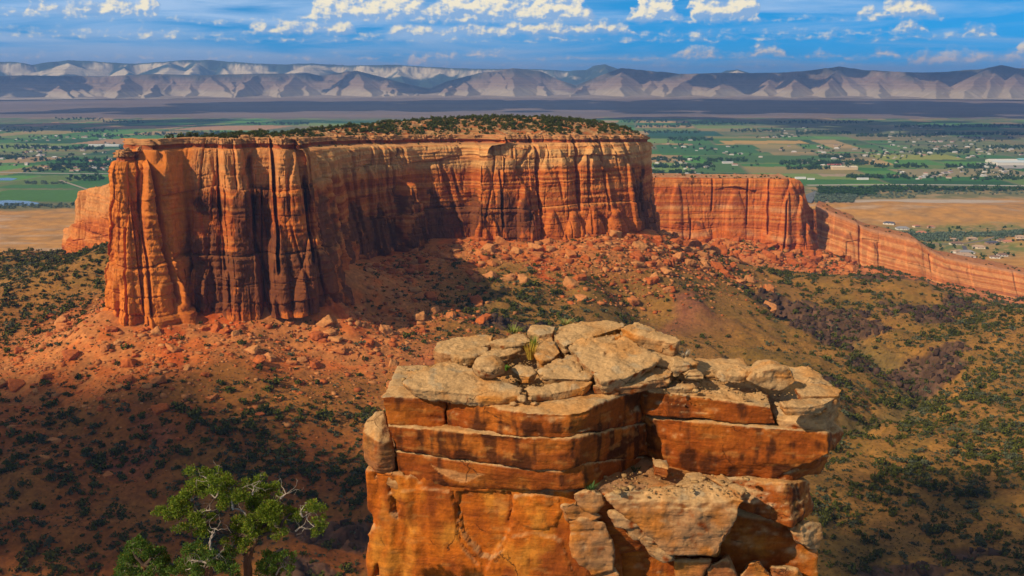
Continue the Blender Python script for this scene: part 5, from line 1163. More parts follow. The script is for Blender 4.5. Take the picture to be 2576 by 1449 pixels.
def once(lab):
    """Things come largest first: the first of a place is its largest, the others the smaller ones."""
    if lab in seen_lab: return 'smaller ' + lab, True
    seen_lab.add(lab); return 'largest ' + lab, False
for i in top:
    k = int(rg.integers(0, 9)) if px[i] > 950 else int(rg.integers(0, 7)); o = link('juniper_bush' if k < 6 else 'sagebrush_bush', BUSH_ME[k], MAT_BRUSH)
    s = size[i]; o.location = (x[i], y[i], z[i] - .1 * s); o.rotation_euler = (0, 0, rg.uniform(0, 6.28)); o.scale = (s, s, s * rg.uniform(.85, 1.25))
    lab, gr = region(px[i], py[i], tal[i], k); l2, rep = once(lab); tag(o, l2, 'bush', gr + (' (juniper)' if k < 6 else ' (sage)'))
pos = np.c_[x, y, z - .1 * size][rest]
V, F, Cc = scatter_merge(BUSH_LO, pos, size[rest], rg.uniform(0, 6.28, len(rest)), np.repeat(rg.uniform(.75, 1.25, (len(rest), 1)), 3, 1))
tag(link('brush', mesh_np('brush', V, F, False, col=Cc), MAT_BRUSH), 'scattered smaller junipers and sagebrush over the canyon floor', 'brush', kind='stuff')
print('bushes', len(x))
# tiny sage and grass tufts between them
x, y = on_ground(80000, 370, 1000, rg); foot = seg_dist(x, y, CLIFF_FOOT); z = ground_z(x, y, True); px, py = to_px(np.c_[x, y, z]); g1 = fbm(np.c_[x / 45, y / 45, 0 * x], 3, off=210)
keep = (~inside(x, y, Pm[::6])) & (foot > 45) & (rg.uniform(size=len(x)) < .55 + .8 * g1 + .25 * (px > 2000)) & (px > -40) & (px < 2620) & (py < 1480)
pos = np.c_[x, y, z][keep]; ns_ = keep.sum()
MINI = [bush_mesh(460 + k, 14, .5, .75, (.15,.115,.036), (.055,.050,.018)) for k in range(3)]
V, F, Cc = scatter_merge(MINI, pos, rg.uniform(.28, .62, ns_), rg.uniform(0, 6.28, ns_), np.repeat(rg.uniform(.7, 1.3, (ns_, 1)), 3, 1))
tag(link('low_sage', mesh_np('low_sage', V, F, False, col=Cc), MAT_BRUSH), 'low grey sage and dry grass tufts on the canyon floor', 'ground cover', kind='stuff'); print('tufts', ns_)

V, F, Cc = scatter_merge([rock_mesh(560 + i, 1, .45) for i in range(6)], grit_pos, grit_sz, rg.uniform(0, 6.28, len(grit_sz)), np.array([(.42,.25,.10)]) * rg.uniform(.6, 1.15, (len(grit_sz), 1)))
tag(link('grit', mesh_np('grit', V, F, False, col=Cc), MAT_SLAB), 'stone chips and grit lying between the slabs on the rock tower', 'gravel', kind='stuff')
# ---- boulders on the talus
x, y = on_ground(210000, 420, 1560, rg); foot = seg_dist(x, y, CLIFF_FOOT); foot2 = seg_dist(x, y, CLIFF2_FOOT)
g1 = fbm(np.c_[x / 40, y / 40, 0 * x], 3, off=220); z = ground_z(x, y, True); px, py = to_px(np.c_[x, y, z])
pr = (1 - sstep(40, 150, foot + 40 * g1)) * (.35 + .8 * sstep(-.2, .3, g1)) * sstep(8, 18, foot) * (px > 60 - (py - 850) * .5) + 1.1 * (1 - sstep(30, 110, foot2 + 30 * g1)) * (y < 1366) * (px < 2160) * (y > 1120)
pr = pr + .35 * (px < 420) * (py > 900) * (py < 1220) * sstep(-.1, .3, g1) + .25 * (px > 1380) * (px < 1700) * (py < 770) * (py > 600)
keep = (~inside(x, y, Pm[::6])) & (rg.uniform(size=len(x)) < .62 * pr) & (y < 1366) & (px > -30) & (px < 2600)
x, y, z, px, py = x[keep], y[keep], z[keep], px[keep], py[keep]
size = np.clip(.55 * (1 - rg.uniform(size=len(x))) ** (-.48), .55, 5.0); depth = y * CP - z * SP
PLACED = [(300,885,605,5.5),(400,965,568,6.5),(610,830,640,4.2),(625,812,655,3.6),(700,845,640,3.4),(520,920,600,3.6),(250,930,585,4.0),(90,985,560,5.0),(140,990,555,4.6),(470,1032,540,5.6),(720,1035,545,4.0),(735,1045,542,3.2),(290,935,585,3.4),(370,870,612,3.2),(640,860,632,3.0),(170,1165,480,5.0),(110,1155,482,4.6),(60,1185,475,3.6),(255,1010,545,3.6),(1480,750,810,3.6),(1540,705,850,4.0),(1560,690,862,3.4),(1590,640,920,4.4),(1555,610,955,4.0),(1350,612,925,5.0),(1620,700,870,3.2),(1310,605,930,3.8),(1245,640,895,3.0),(2040,660,1330,7),(2010,650,1345,6),(1830,690,1245,5),(1960,670,1300,5),(2090,668,1310,6),(1780,680,1255,5),(850,855,665,3.0),(780,905,640,3.0),(1000,940,620,2.6)]
PX_ = np.array([(*at_y(a, b_, c_), d) for a, b_, c_, d in PLACED]); 
size = size * np.clip(depth / 640, 1, 2.1)
x = np.r_[x, PX_[:, 0]]; y = np.r_[y, PX_[:, 1]]; size = np.r_[size, PX_[:, 3] * .58]; z = ground_z(x, y, True); px, py = to_px(np.c_[x, y, z]); depth = y * CP - z * SP
app = size / depth; vis = (px > 3) & (px < 2572) & (py < 1440) & ~hidden_by_tower(px, py); order = np.argsort(-np.where(vis, app, 0)); top = order[:280]; rest = order[280:]
ROCK = [rock_mesh(500 + k, 3, .62, 8) for k in range(10)]; ROCK_LO = [rock_mesh(520 + k, 1) for k in range(8)]
RC = np.array([(.44,.150,.042),(.46,.185,.060),(.40,.100,.022),(.44,.185,.060),(.36,.090,.022)])
def rock_tint(V, c, s): return np.clip(np.array(c) * (1 + .3 * fbm(V * 2.2, 3, off=s))[:, None], .01, .9)
MAT_BOULDER = tint_material('boulder sandstone', .25, .3, .7, .12)
ROCK_ME = [[mesh_np('boulder', V, F, False, col=rock_tint(V, RC[j], 30 + i + j)) for i, (V, F) in enumerate(ROCK)] for j in range(5)]
def rregion(px, py, y):
    if y > 1100: return 'red boulder in the rock pile below the far cliff'
    if px < 330 and py > 1060: return 'dark red boulder on the shaded slope at the left edge'
    if px < 900 and py > 890: return 'orange boulder at the foot of the talus below the left end of the mesa'
    if px < 900: return 'orange boulder on the talus just below the left end of the mesa'
    if px < 1230: return 'shaded boulder on the talus in the hollow of the mesa wall'
    return 'pale orange boulder on the sunlit talus below the right end of the mesa'
for i in top:
    j = int(rg.integers(0, 5)) if y[i] < 1100 else int(rg.choice([0, 2, 4])); o = link('boulder', ROCK_ME[j][int(rg.integers(0, 10))], MAT_BOULDER); s = size[i]
    o.location = (x[i], y[i], z[i] + .10 * s); o.rotation_euler = (rg.normal() * .25, rg.normal() * .25, rg.uniform(0, 6.28)); o.scale = (s, s * rg.uniform(.7, 1.1), s * rg.uniform(.7, 1.15))
    lab = rregion(px[i], py[i], y[i]); l2, rep = once(lab); tag(o, l2, 'boulder', lab.replace('boulder', 'boulders'))
col = RC[rg.integers(0, 5, len(rest))] * rg.uniform(.75, 1.15, (len(rest), 1))
V, F, Cc = scatter_merge(ROCK_LO, np.c_[x, y, z + .06 * size][rest], size[rest], rg.uniform(0, 6.28, len(rest)), col, rg.uniform(.6, 1.2, len(rest)))
tag(link('rubble', mesh_np('rubble', V, F, False, col=Cc), MAT_BOULDER), 'small fallen rocks strewn over the talus slopes', 'rubble', kind='stuff'); print('rocks', len(x))

# ---- dark rock outcrops on the hills at the right
x, y = on_ground(40000, 400, 1120, rg); rm = rock_mask(x, y); keep = (rm > .35) & (rg.uniform(size=len(x)) < .5); x, y = x[keep], y[keep]; z = ground_z(x, y, True)
sz = np.clip(1.1 * (1 - rg.uniform(size=len(x))) ** (-.45), 1.0, 3.2)
V, F, Cc = scatter_merge(ROCK_LO, np.c_[x, y, z], sz, rg.uniform(0, 6.28, len(x)), np.array([(.058,.032,.020)]) * rg.uniform(.5, 1.4, (len(x), 1)), rg.uniform(1.0, 2.4, len(x)))
tag(link('dark_rubble', mesh_np('dark_rubble', V, F, False, col=Cc), MAT_BOULDER), 'broken dark brown rock crumbling out of the right hand hills', 'rubble', kind='stuff'); print('dark', len(x))

# ---- junipers on top of the mesa
k = rg.choice(len(gx[use]), 17000); x, y = gx[use][k] + rg.uniform(-1, 1, len(k)), gy[use][k] + rg.uniform(-1, 1, len(k)); z = gz[use][k]; dd = gd[use][k]
g1 = fbm(np.c_[x / 28, y / 28, 0 * x], 3, off=230); keep = (dd > 2.5) & (rg.uniform(size=len(x)) < (.10 + .30 * sstep(-.25, .35, g1)) * (.5 + .5 * sstep(3, 30, dd)))
x, y, z = x[keep], y[keep], z[keep]; size = np.clip(np.exp(rg.normal(.55, .34, len(x))), .7, 3.0)
bx, by, bz = (a[:, ::9].ravel() for a in bench_pts); kb = (rg.uniform(size=len(bx)) < .05) & (np.repeat(back[None, ::9], 7, 0).ravel() > .5)
x = np.r_[x, bx[kb]]; y = np.r_[y, by[kb]]; z = np.r_[z, bz[kb]]; size = np.r_[size, rg.uniform(.7, 1.5, kb.sum())]
px, py = to_px(np.c_[x, y, z]); order = np.argsort(-(size / y)); top = order[:260]; rest = order[260:]
for i in top:
    o = link('mesa_juniper', TREE_ME[int(rg.integers(0, 5))], MAT_BRUSH); s = size[i]; o.location = (x[i], y[i], z[i] - .15); o.rotation_euler = (0, 0, rg.uniform(0, 6.28)); o.scale = (s, s, s * rg.uniform(.85, 1.15))
    w = 'on the left end of the mesa top' if px[i] < 760 else 'on the middle of the mesa top' if px[i] < 1200 else 'on the right end of the mesa top'
    l2, rep = once('rounded dark green juniper ' + w); tag(o, l2, 'tree', 'junipers ' + w)
V, F, Cc = scatter_merge(TREE, np.c_[x, y, z - .15][rest], size[rest], rg.uniform(0, 6.28, len(rest)))
tag(link('mesa_scrub', mesh_np('mesa_scrub', V, F, False, col=Cc), MAT_BRUSH), 'farther junipers covering the mesa top', 'scrub', kind='stuff'); print('mesa trees', len(x))
# slabs of rock lying between them
k = rg.choice(len(gx[use]), 2600); x, y, z, dd = gx[use][k], gy[use][k], gz[use][k], gd[use][k]; sz = rg.uniform(.5, 1.9, len(k))
V, F, Cc = scatter_merge([rock_mesh(540 + i, 1, .28) for i in range(5)], np.c_[x, y, z + .05], sz, rg.uniform(0, 6.28, len(k)), np.array([(.48,.29,.145)]) * rg.uniform(.7, 1.2, (len(k), 1)))
tag(link('mesa_rubble', mesh_np('mesa_rubble', V, F, False, col=Cc), MAT_BOULDER), 'broken rock slabs lying over the mesa top', 'rubble', kind='stuff')
# brush along the far cliff, the ridge and the spur
pts = []
for (X_, Y_, Z_), pr in ((cl2, .012), (cl3, .010)):
    a, b_, c_ = X_.ravel(), Y_.ravel(), Z_.ravel(); kk = rg.uniform(size=len(a)) < pr; pts.append(np.c_[a, b_, c_][kk])
pts = np.concatenate(pts); V, F, Cc = scatter_merge(BUSH[:6], pts, rg.uniform(.9, 2.2, len(pts)), rg.uniform(0, 6.28, len(pts)))
tag(link('ridge_brush', mesh_np('ridge_brush', V, F, False, col=Cc), MAT_BRUSH), 'sparse brush along the top of the far cliff and ridge', 'brush', kind='stuff')
# ------------------------------------------------------------------ the valley: river, ponds, roads, houses, trees
def sheet(name, label, cat, outline, colr, rough, lift=.35, metal=0.0):
    """A level sheet on the valley floor from photo positions."""
    pts = [at_z(a, b_, VALLEY_Z + lift) for a, b_ in outline]
    zmax = max(float(ground_z(np.array([p.x]), np.array([p.y]))[0]) for p in pts) + lift
    me = bpy.data.meshes.new(name); me.from_pydata([(p.x, p.y, zmax) for p in pts], [], [list(range(len(pts)))])
    m, q, b = principled(name + ' surface', rough, .5); n = q.noise(q.n('ShaderNodeTexCoord').outputs['Object'], .05, 4)
    q.set(b.inputs['Base Color'], q.mix(n, tuple(c * .8 for c in colr), tuple(min(1, c * 1.2) for c in colr)))
    return tag(link(name, me, m), label, cat, kind='structure')
sheet('pond', 'pale pond on the valley floor at the left edge', 'pond', [(-30,512),(20,509),(70,511),(105,517),(80,523),(20,524),(-30,522)], (.10,.13,.15), .12)
sheet('pond', 'small narrow pond beyond the larger one at the left edge', 'pond', [(-30,449),(20,447),(45,449),(30,454),(-30,454)], (.06,.10,.14), .12)
sheet('river', 'grey bend of river beside the far cliff', 'river', [(2020,505),(2030,492),(2050,484),(2085,480),(2120,479),(2115,482),(2075,486),(2052,494),(2046,506),(2040,516)], (.13,.125,.11), .55)
sheet('river', 'thin blue line of water past the cottonwoods', 'river', [(2130,470.5),(2250,469.5),(2360,471.5),(2360,473),(2250,472),(2130,472)], (.06,.09,.14), .4)
def ribbon(name, label, cat, line, width, colr, lift=.3):
    P = np.array([tuple(at_z(a, b_, VALLEY_Z))[:2] for a, b_ in line]); P = resample([tuple(p) for p in P], [25] * (len(P) - 1)); P = ease(P, 8, False)
    T = np.gradient(P, axis=0); T /= np.linalg.norm(T, axis=1)[:, None]; Nn = np.c_[T[:, 1], -T[:, 0]] * width / 2
    L, R_ = P - Nn, P + Nn; zc = np.maximum(ground_z(P[:, 0], P[:, 1]), np.maximum(ground_z(L[:, 0], L[:, 1]), ground_z(R_[:, 0], R_[:, 1]))) + lift
    V = np.c_[np.stack([L, R_], 1).reshape(-1, 2), np.repeat(zc, 2)]; F = [[2 * i, 2 * i + 1, 2 * i + 3, 2 * i + 2] for i in range(len(P) - 1)]
    me = mesh_np(name, V, np.array(F)); 
    m = bpy.data.materials.get('road %s' % (colr,)) 
    if m is None: m, q, b = principled('road %s' % (colr,), .9); q.set(b.inputs['Base Color'], colr)
    return tag(link(name, me, m), label, cat, kind='structure')
ribbon('road', 'pale highway beyond the cottonwoods at the right', 'road', [(2030,466),(2150,465),(2280,464.5),(2450,466),(2600,468)], 26, (.40,.35,.30))
ribbon('road', 'pale highway across the valley at the left', 'road', [(-30,433),(120,436),(240,437.5),(330,437)], 22, (.36,.32,.28))
ribbon('road', 'straight dark street running away through the side valley', 'road', [(2446,668),(2434,640),(2424,620)], 8, (.09,.085,.10))
ribbon('road', 'street along the houses in the side valley', 'road', [(2290,612),(2424,619),(2500,607),(2590,600)], 7, (.16,.14,.13))
ribbon('road', 'country lane slanting past the ponds at the left', 'road', [(150,453),(200,470),(250,487),(300,498)], 10, (.30,.24,.18))
# houses with hipped roofs
def house_mesh(w, d, h, rh, hip=True):
    V = [(-w/2,-d/2,-1.5),(w/2,-d/2,-1.5),(w/2,d/2,-1.5),(-w/2,d/2,-1.5),(-w/2,-d/2,h),(w/2,-d/2,h),(w/2,d/2,h),(-w/2,d/2,h)]
    wall = (V, [(0,1,5,4),(1,2,6,5),(2,3,7,6),(3,0,4,7),(4,5,6,7)])
    o = .7; e = (w/2 - d/2 * .9) if hip else w/2 + o
    R = [(-w/2-o,-d/2-o,h-.05),(w/2+o,-d/2-o,h-.05),(w/2+o,d/2+o,h-.05),(-w/2-o,d/2+o,h-.05),(-e,0,h+rh),(e,0,h+rh)]
    roof = (R, [(0,1,5,4),(1,2,5),(2,3,4,5),(3,0,4),(3,2,1,0)])
    return wall, roof
def pyme(name, VF): me = bpy.data.meshes.new(name); me.from_pydata(VF[0], [], VF[1]); return me
def plain(name, c, rough=.8):
    m = bpy.data.materials.get(name)
    if m is None:
        m, q, b = principled(name, rough); n = q.noise(q.n('ShaderNodeTexCoord').outputs['Object'], .6, 3); q.set(b.inputs['Base Color'], q.mix(n, tuple(v * .85 for v in c), tuple(min(1, v * 1.12) for v in c)))
    return m
WALLS = {'white': (.62,.58,.52), 'tan': (.50,.36,.24), 'cream': (.60,.50,.36), 'brown': (.30,.20,.13)}
ROOFS = {'dark grey': (.085,.085,.11), 'brown': (.20,.12,.085), 'tan': (.38,.26,.18), 'red tiled': (.42,.17,.10), 'grey': (.24,.23,.24)}
GLASS = plain('window glass', (.05,.06,.08), .15)
def boxf(w, x, z, ww, hh, y): return [(x-ww/2,y,z-hh/2),(x+ww/2,y,z-hh/2),(x+ww/2,y+.08,z-hh/2),(x-ww/2,y+.08,z-hh/2),(x-ww/2,y,z+hh/2),(x+ww/2,y,z+hh/2),(x+ww/2,y+.08,z+hh/2),(x-ww/2,y+.08,z+hh/2)], [(0,1,5,4),(1,2,6,5),(2,3,7,6),(3,0,4,7),(4,5,6,7),(3,2,1,0)]
HOUSES = [(2236,563,24,'white','dark grey','with dark roof on the rise above the others'),(2180,574,25,'tan','brown','left of the dark roofed one on the rise'),(2270,576,28,'white','grey','below the dark roofed one on the rise'),(2182,592,20,'white','grey','at the left end in the grey trees'),(2150,577,18,'tan','grey','half hidden behind the ridge'),(2142,606,17,'cream','tan','lowest on the left against the ridge'),(2305,570,16,'cream','red tiled','small, right of the rise'),(2342,572,16,'tan','red tiled','next to the green lawn'),(2318,587,22,'tan','red tiled','long and low before the ochre field'),(2400,604,16,'tan','tan','among the grey olive trees'),(2405,614,24,'cream','brown','with pale porch below the grey trees'),(2445,602,20,'tan','tan','between grey trees at the right'),(2330,622,20,'brown','brown','dark brown beside a round tree'),(2338,637,30,'white','dark grey','nearest white one with dark blue grey roof'),(2408,634,22,'white','tan','white, behind the long tan roof'),(2432,636,26,'white','grey','right of the long tan roof, set back'),(2422,645,40,'white','tan','longest, with wide tan roof along the street'),(2462,623,24,'cream','tan','cream, right of the lawn'),(2495,612,24,'brown','dark grey','with dark blue roof at the far right'),(2540,610,24,'tan','red tiled','with big gable at the far right edge'),(2520,606,18,'tan','brown','low one between those at the far right'),(2502,648,18,'white','brown','left of a pair below the right hill'),(2521,643,18,'white','brown','right of a pair below the right hill'),(2385,664,26,'tan','red tiled','tiled, left of the straight street'),(2388,672,26,'tan','brown','lower, left of the straight street'),(2568,598,20,'tan','tan','at the right edge of the picture')]
for k, (a, b_, w, wc, rc_, lab) in enumerate(HOUSES):
    p = at_z(a, b_, VALLEY_Z + 1)
    for _ in range(4):
        gz_ = float(ground_z(np.array([p.x]), np.array([p.y]))[0]); p = at_z(a, b_, gz_ + 1)
    d = w * .55; h = 3.2; root = empty('house', (p.x, p.y, gz_ + .2)); root.rotation_euler = (0, 0, rg.normal() * .25)
    tag(root, f'{wc} house with {rc_} roof, {lab}' if 'roof' not in lab else f'{wc} house, {lab}', 'house', 'houses in the side valley beyond the ridge')
    wl, rf = house_mesh(w, d, h, d * .24); link('wall', pyme('wall', wl), plain('wall ' + wc, WALLS[wc]), root); link('roof', pyme('roof', rf), plain('roof ' + rc_, ROOFS[rc_]), root)
    for j in range(3):
        link('window', pyme('window', boxf(w, (-.32 + .32 * j) * w, 1.6, w * .09, 1.5, -d / 2 - .06)), GLASS, root)
    link('door', pyme('door', boxf(w, .16 * w, 1.15, w * .14 if k % 2 else 1.2, 2.3, -d / 2 - .06)), plain('door paint', (.35,.30,.26)), root)
# larger buildings far out on the flats
def shed(a, b_, w, d, h, wall, roof, label):
    p = at_z(a, b_, VALLEY_Z); wl, rf = house_mesh(w, d, h, d * .10, False); root = empty('barn' if w < 120 else 'warehouse', (p.x, p.y, VALLEY_Z + .3)); tag(root, label, 'building')
    link('wall', pyme('wall', wl), plain('shed wall %s' % (wall,), wall), root); link('roof', pyme('roof', rf), plain('shed roof %s' % (roof,), roof), root)
for args in ((2555,414,170,60,10,(.60,.56,.48),(.50,.55,.56),'long white warehouse at the right edge of the valley'),(2520,409,110,50,9,(.62,.58,.50),(.62,.58,.50),'white shed behind the long warehouse'),(2590,407,90,50,9,(.3,.42,.45),(.20,.42,.46),'teal roofed shed by the long warehouse'),
             (2122,426,92,40,9,(.58,.44,.26),(.60,.50,.36),'cream flat building beyond the far cliff'),(2098,418,50,22,6,(.55,.45,.40),(.50,.10,.09),'red roofed building beyond the far cliff'),(2013,450,34,14,5,(.7,.68,.64),(.66,.66,.66),'white shed just past the far cliff'),(2040,452,22,10,4,(.7,.68,.64),(.66,.66,.66),'small white shed right of the one past the far cliff'),(2170,452,36,12,5,(.7,.68,.64),(.66,.66,.66),'white shed by the green field and tree'),
             (263,368,150,24,7,(.62,.62,.60),(.60,.62,.64),'long pale greenhouse among the far left fields'),(1830,411,40,20,6,(.62,.58,.54),(.4,.4,.42),'grey roofed barn right of the mesa'),(265,500,30,12,5,(.64,.60,.55),(.55,.52,.5),'pale shed beside the left pond'),(210,499,24,10,4,(.6,.25,.2),(.55,.5,.46),'small shed with rusty walls near the left pond')): shed(*args)
# scattered farmhouses: the larger ones as things, the far specks together
hx, hy = [], []
cl = [(1650,360),(1720,372),(1850,385),(1960,348),(2060,372),(2140,380),(2240,352),(2310,366),(2380,360),(2440,372),(2520,378),(2360,380),(2280,388),(2460,392),(2180,398),(2060,405),(1700,402),(1660,412),(1760,420),(2420,425),(2520,428),(2400,446),(2330,446),(2540,440),(1690,440),(60,380),(180,370),(240,395),(300,400),(120,412),(210,424),(285,420),(40,395),(100,350),(170,345),(60,325),(270,345),(420,336),(640,318),(2000,330),(2300,330),(2480,345)]
for (a, b_) in cl:
    n_ = int(rg.integers(4, 12)); hx += list(a + rg.normal(size=n_) * 48); hy += list(b_ + rg.normal(size=n_) * 5.0)
hx, hy = np.array(hx), np.array(hy); k = (hy > 306) & (hy < 458) & (hx > -20) & (hx < 2600) & ~((hx > 300) & (hx < 1625) & (hy > 315)); hx, hy = hx[k], hy[k]
order = np.argsort(-hy); BIG = 150
wl, rf = house_mesh(20, 11, 4.2, 2.6)
FH = [(pyme('wall', wl), pyme('roof', rf))]
VM = [([*map(list, wl[0])], wl[1], rf[0], rf[1])]
specV, specF, specC = [], [], []; nn = 0
hpos = []
for rank, i in enumerate(order):
    p = at_z(hx[i], hy[i], VALLEY_Z); s = rg.uniform(.5, 1.15); hpos.append((p.x, p.y))
    wc = rg.choice([0, 0, 1, 2], 1)[0]; rc_ = int(rg.integers(0, 5)); wcol = [(.55,.51,.46),(.42,.32,.23),(.48,.40,.30)][wc]; rcol = [(.46,.44,.43),(.22,.17,.15),(.36,.17,.12),(.30,.29,.29),(.62,.60,.56)][rc_]
    if rank < BIG:
        root = empty('farmhouse', (p.x, p.y, VALLEY_Z + .3)); root.rotation_euler = (0, 0, rg.uniform(-.4, .4)); root.scale = (s, s, s)
        side = 'left of the mesa' if hx[i] < 700 else 'right of the mesa'
        lab = f"{['white','tan','cream'][wc]} house with {['pale','brown','rust','grey','white'][rc_]} roof on the valley floor {side}"; tag(root, lab, 'house', 'houses on the valley floor: ' + lab)
        a_ = FH[0][0].copy() if False else None
        for nm, me_, cc in (('wall', FH[0][0], wcol), ('roof', FH[0][1], rcol)):
            o = bpy.data.objects.new(nm, me_); COL.objects.link(o); o.parent = root
            if not me_.materials: me_.materials.append(None)
            o.material_slots[0].link = 'OBJECT'; o.material_slots[0].material = plain('farm %s' % (cc,), cc)
    else:
        c, s_ = math.cos(.2), math.sin(.2)
        for (V_, F_, cc) in ((wl[0], wl[1], wcol), (rf[0], rf[1], rcol)):
            W = np.array(V_) * s; specV.append(W + np.array([p.x, p.y, VALLEY_Z + .3])); specC.append(np.tile(cc, (len(W), 1)))
            for f in F_: specF.append([v + nn for v in (f if len(f) == 4 else (*f, f[-1]))])
            nn += len(W)
if specV:
    me = bpy.data.meshes.new('far_houses'); me.from_pydata([tuple(v) for v in np.concatenate(specV)], [], [list(dict.fromkeys(f)) for f in specF]); add_col(me, np.concatenate(specC))
    m, q, b = principled('far house paint', .8); q.set(b.inputs['Base Color'], q.n('ShaderNodeAttribute', attribute_name='tint').outputs['Color'])
    tag(link('far_houses', me, m), 'tiny farther houses scattered over the valley floor', 'houses', kind='stuff')
# trees: along field edges, round the houses, and the belt by the river
TP = [bush_mesh(600 + k, 70, 1.15, .42, (.045,.100,.014), (.016,.036,.007)) for k in range(4)]; OL = [bush_mesh(620 + k, 70, .9, .42, (.13,.175,.115), (.055,.085,.05)) for k in range(3)]
tx, ty, tsz, tk = [], [], [], []
def trees_px(n, x0, x1, y0, y1, s0, s1, kind=0, slope=0.0):
    a = rg.uniform(x0, x1, n); b_ = y0 + (y1 - y0) * rg.uniform(size=n) + slope * (a - x0)
    for u_, v_ in zip(a, b_):
        p = at_z(u_, v_, VALLEY_Z); tx.append(p.x); ty.append(p.y); tsz.append(rg.uniform(s0, s1)); tk.append(kind)
trees_px(230, 2060, 2200, 476, 492, 6, 12); trees_px(120, 2190, 2330, 471, 484, 6, 11); trees_px(110, 2330, 2600, 474, 482, 5, 10); trees_px(160, 2050, 2150, 492, 512, 4, 8, 1); trees_px(160, 2040, 2300, 480, 500, 3, 6, 1); trees_px(90, 2300, 2600, 478, 490, 3, 6, 1)
trees_px(260, 2190, 2420, 586, 608, 3, 6.5, 1); trees_px(120, 2250, 2330, 600, 618, 3, 6, 1); trees_px(150, 2400, 2600, 590, 602, 3, 6.5, 1); trees_px(70, 2500, 2600, 600, 615, 3, 6, 1); trees_px(34, 2170, 2240, 592, 602, 2.5, 5)
trees_px(150, 2150, 2590, 572, 650, 2, 4.8); trees_px(16, 2330, 2350, 620, 628, 4, 6); trees_px(30, 2340, 2480, 642, 656, 2, 3.4); trees_px(26, 2390, 2440, 676, 690, 2, 4)
trees_px(110, 120, 330, 414, 424, 5, 10); trees_px(50, 60, 240, 424, 434, 5, 9); trees_px(70, -20, 180, 520, 532, 3, 7, 1); trees_px(60, 180, 320, 512, 526, 4, 8); trees_px(30, 170, 260, 444, 456, 5, 10); trees_px(40, 60, 170, 458, 464, 3, 7, 1)
for (x0, x1, y_, n_) in ((0,120,372,40),(130,260,374,60),(300,420,376,40),(80,330,404,60),(0,60,398,24),(180,300,330,40),(0,110,330,30),(330,560,339,70),(480,620,334,40),(230,330,345,24),(620,780,312,70),(140,260,300,40),(260,360,306,24),(1620,1800,420,60),(1640,1760,402,40),(1780,1880,404,30),(1960,2200,412,110),(1980,2140,424,60),(2200,2330,420,40),(2380,2500,420,40),(2060,2140,395,40),(2300,2440,383,70),(2480,2600,372,50),(1680,1800,352,50),(1620,1760,333,50),(1830,1960,330,60),(2000,2140,336,90),(2150,2350,342,120),(2350,2600,338,160),(1700,1900,312,80),(1600,1740,318,60),(1950,2200,308,90),(2250,2576,318,170),(1560,1680,306,40),(2130,2280,446,50),(1640,1750,436,36),(2440,2590,450,34)):
    trees_px(n_, x0, x1, y_ - 3, y_ + 3, 5, 11)
for (a, b_) in hpos:
    for _ in range(int(rg.integers(1, 5))): tx.append(a + rg.normal() * 55); ty.append(b_ + rg.normal() * 45); tsz.append(rg.uniform(4, 9)); tk.append(0)
tx, ty, tsz, tk = map(np.array, (tx, ty, tsz, tk)); tz = ground_z(tx, ty); tpx, tpy = to_px(np.c_[tx, ty, tz])
vis = (tpx > 0) & (tpx < 2576) & ~((tpx > 310) & (tpx < 1620) & (tpy > 318)); order = np.argsort(-np.where(vis, tsz / ty, 0)); top = order[:240]; rest = order[240:]
TME = [mesh_np('cottonwood', *p[:2], False, col=p[2]) for p in TP]; OME = [mesh_np('olive_tree', *p[:2], False, col=p[2]) for p in OL]
for i in top:
    kd = tk[i]; o = link('cottonwood' if kd == 0 else 'olive_tree', (TME if kd == 0 else OME)[int(rg.integers(0, 3))], MAT_BRUSH); s = tsz[i]
    o.location = (tx[i], ty[i], tz[i] - .1 * s); o.rotation_euler = (0, 0, rg.uniform(0, 6.28)); o.scale = (s, s, s * .85)
    w = 'around the houses of the side valley' if tpy[i] > 560 else 'in the belt along the river at the right' if tpx[i] > 1500 and tpy[i] > 465 else 'on the farmland left of the mesa' if tpx[i] < 1000 else 'on the farmland right of the mesa'
    lab = ('dark green broadleaf tree ' if kd == 0 else 'silvery grey green tree ') + w; l2, rep = once(lab); tag(o, l2, 'tree', lab.replace('tree', 'trees'))
for kd, pr, nm in ((0, TP, 'far_trees'), (1, OL, 'far_olive_trees')):
    r_ = rest[tk[rest] == kd]
    V, F, Cc = scatter_merge(pr, np.c_[tx, ty, tz][r_], tsz[r_], rg.uniform(0, 6.28, len(r_)))
    tag(link(nm, mesh_np(nm, V, F, False, col=Cc), MAT_BRUSH), 'smaller ' + ('dark trees in lines across the valley' if kd == 0 else 'silvery trees along river and houses'), 'trees', kind='stuff')
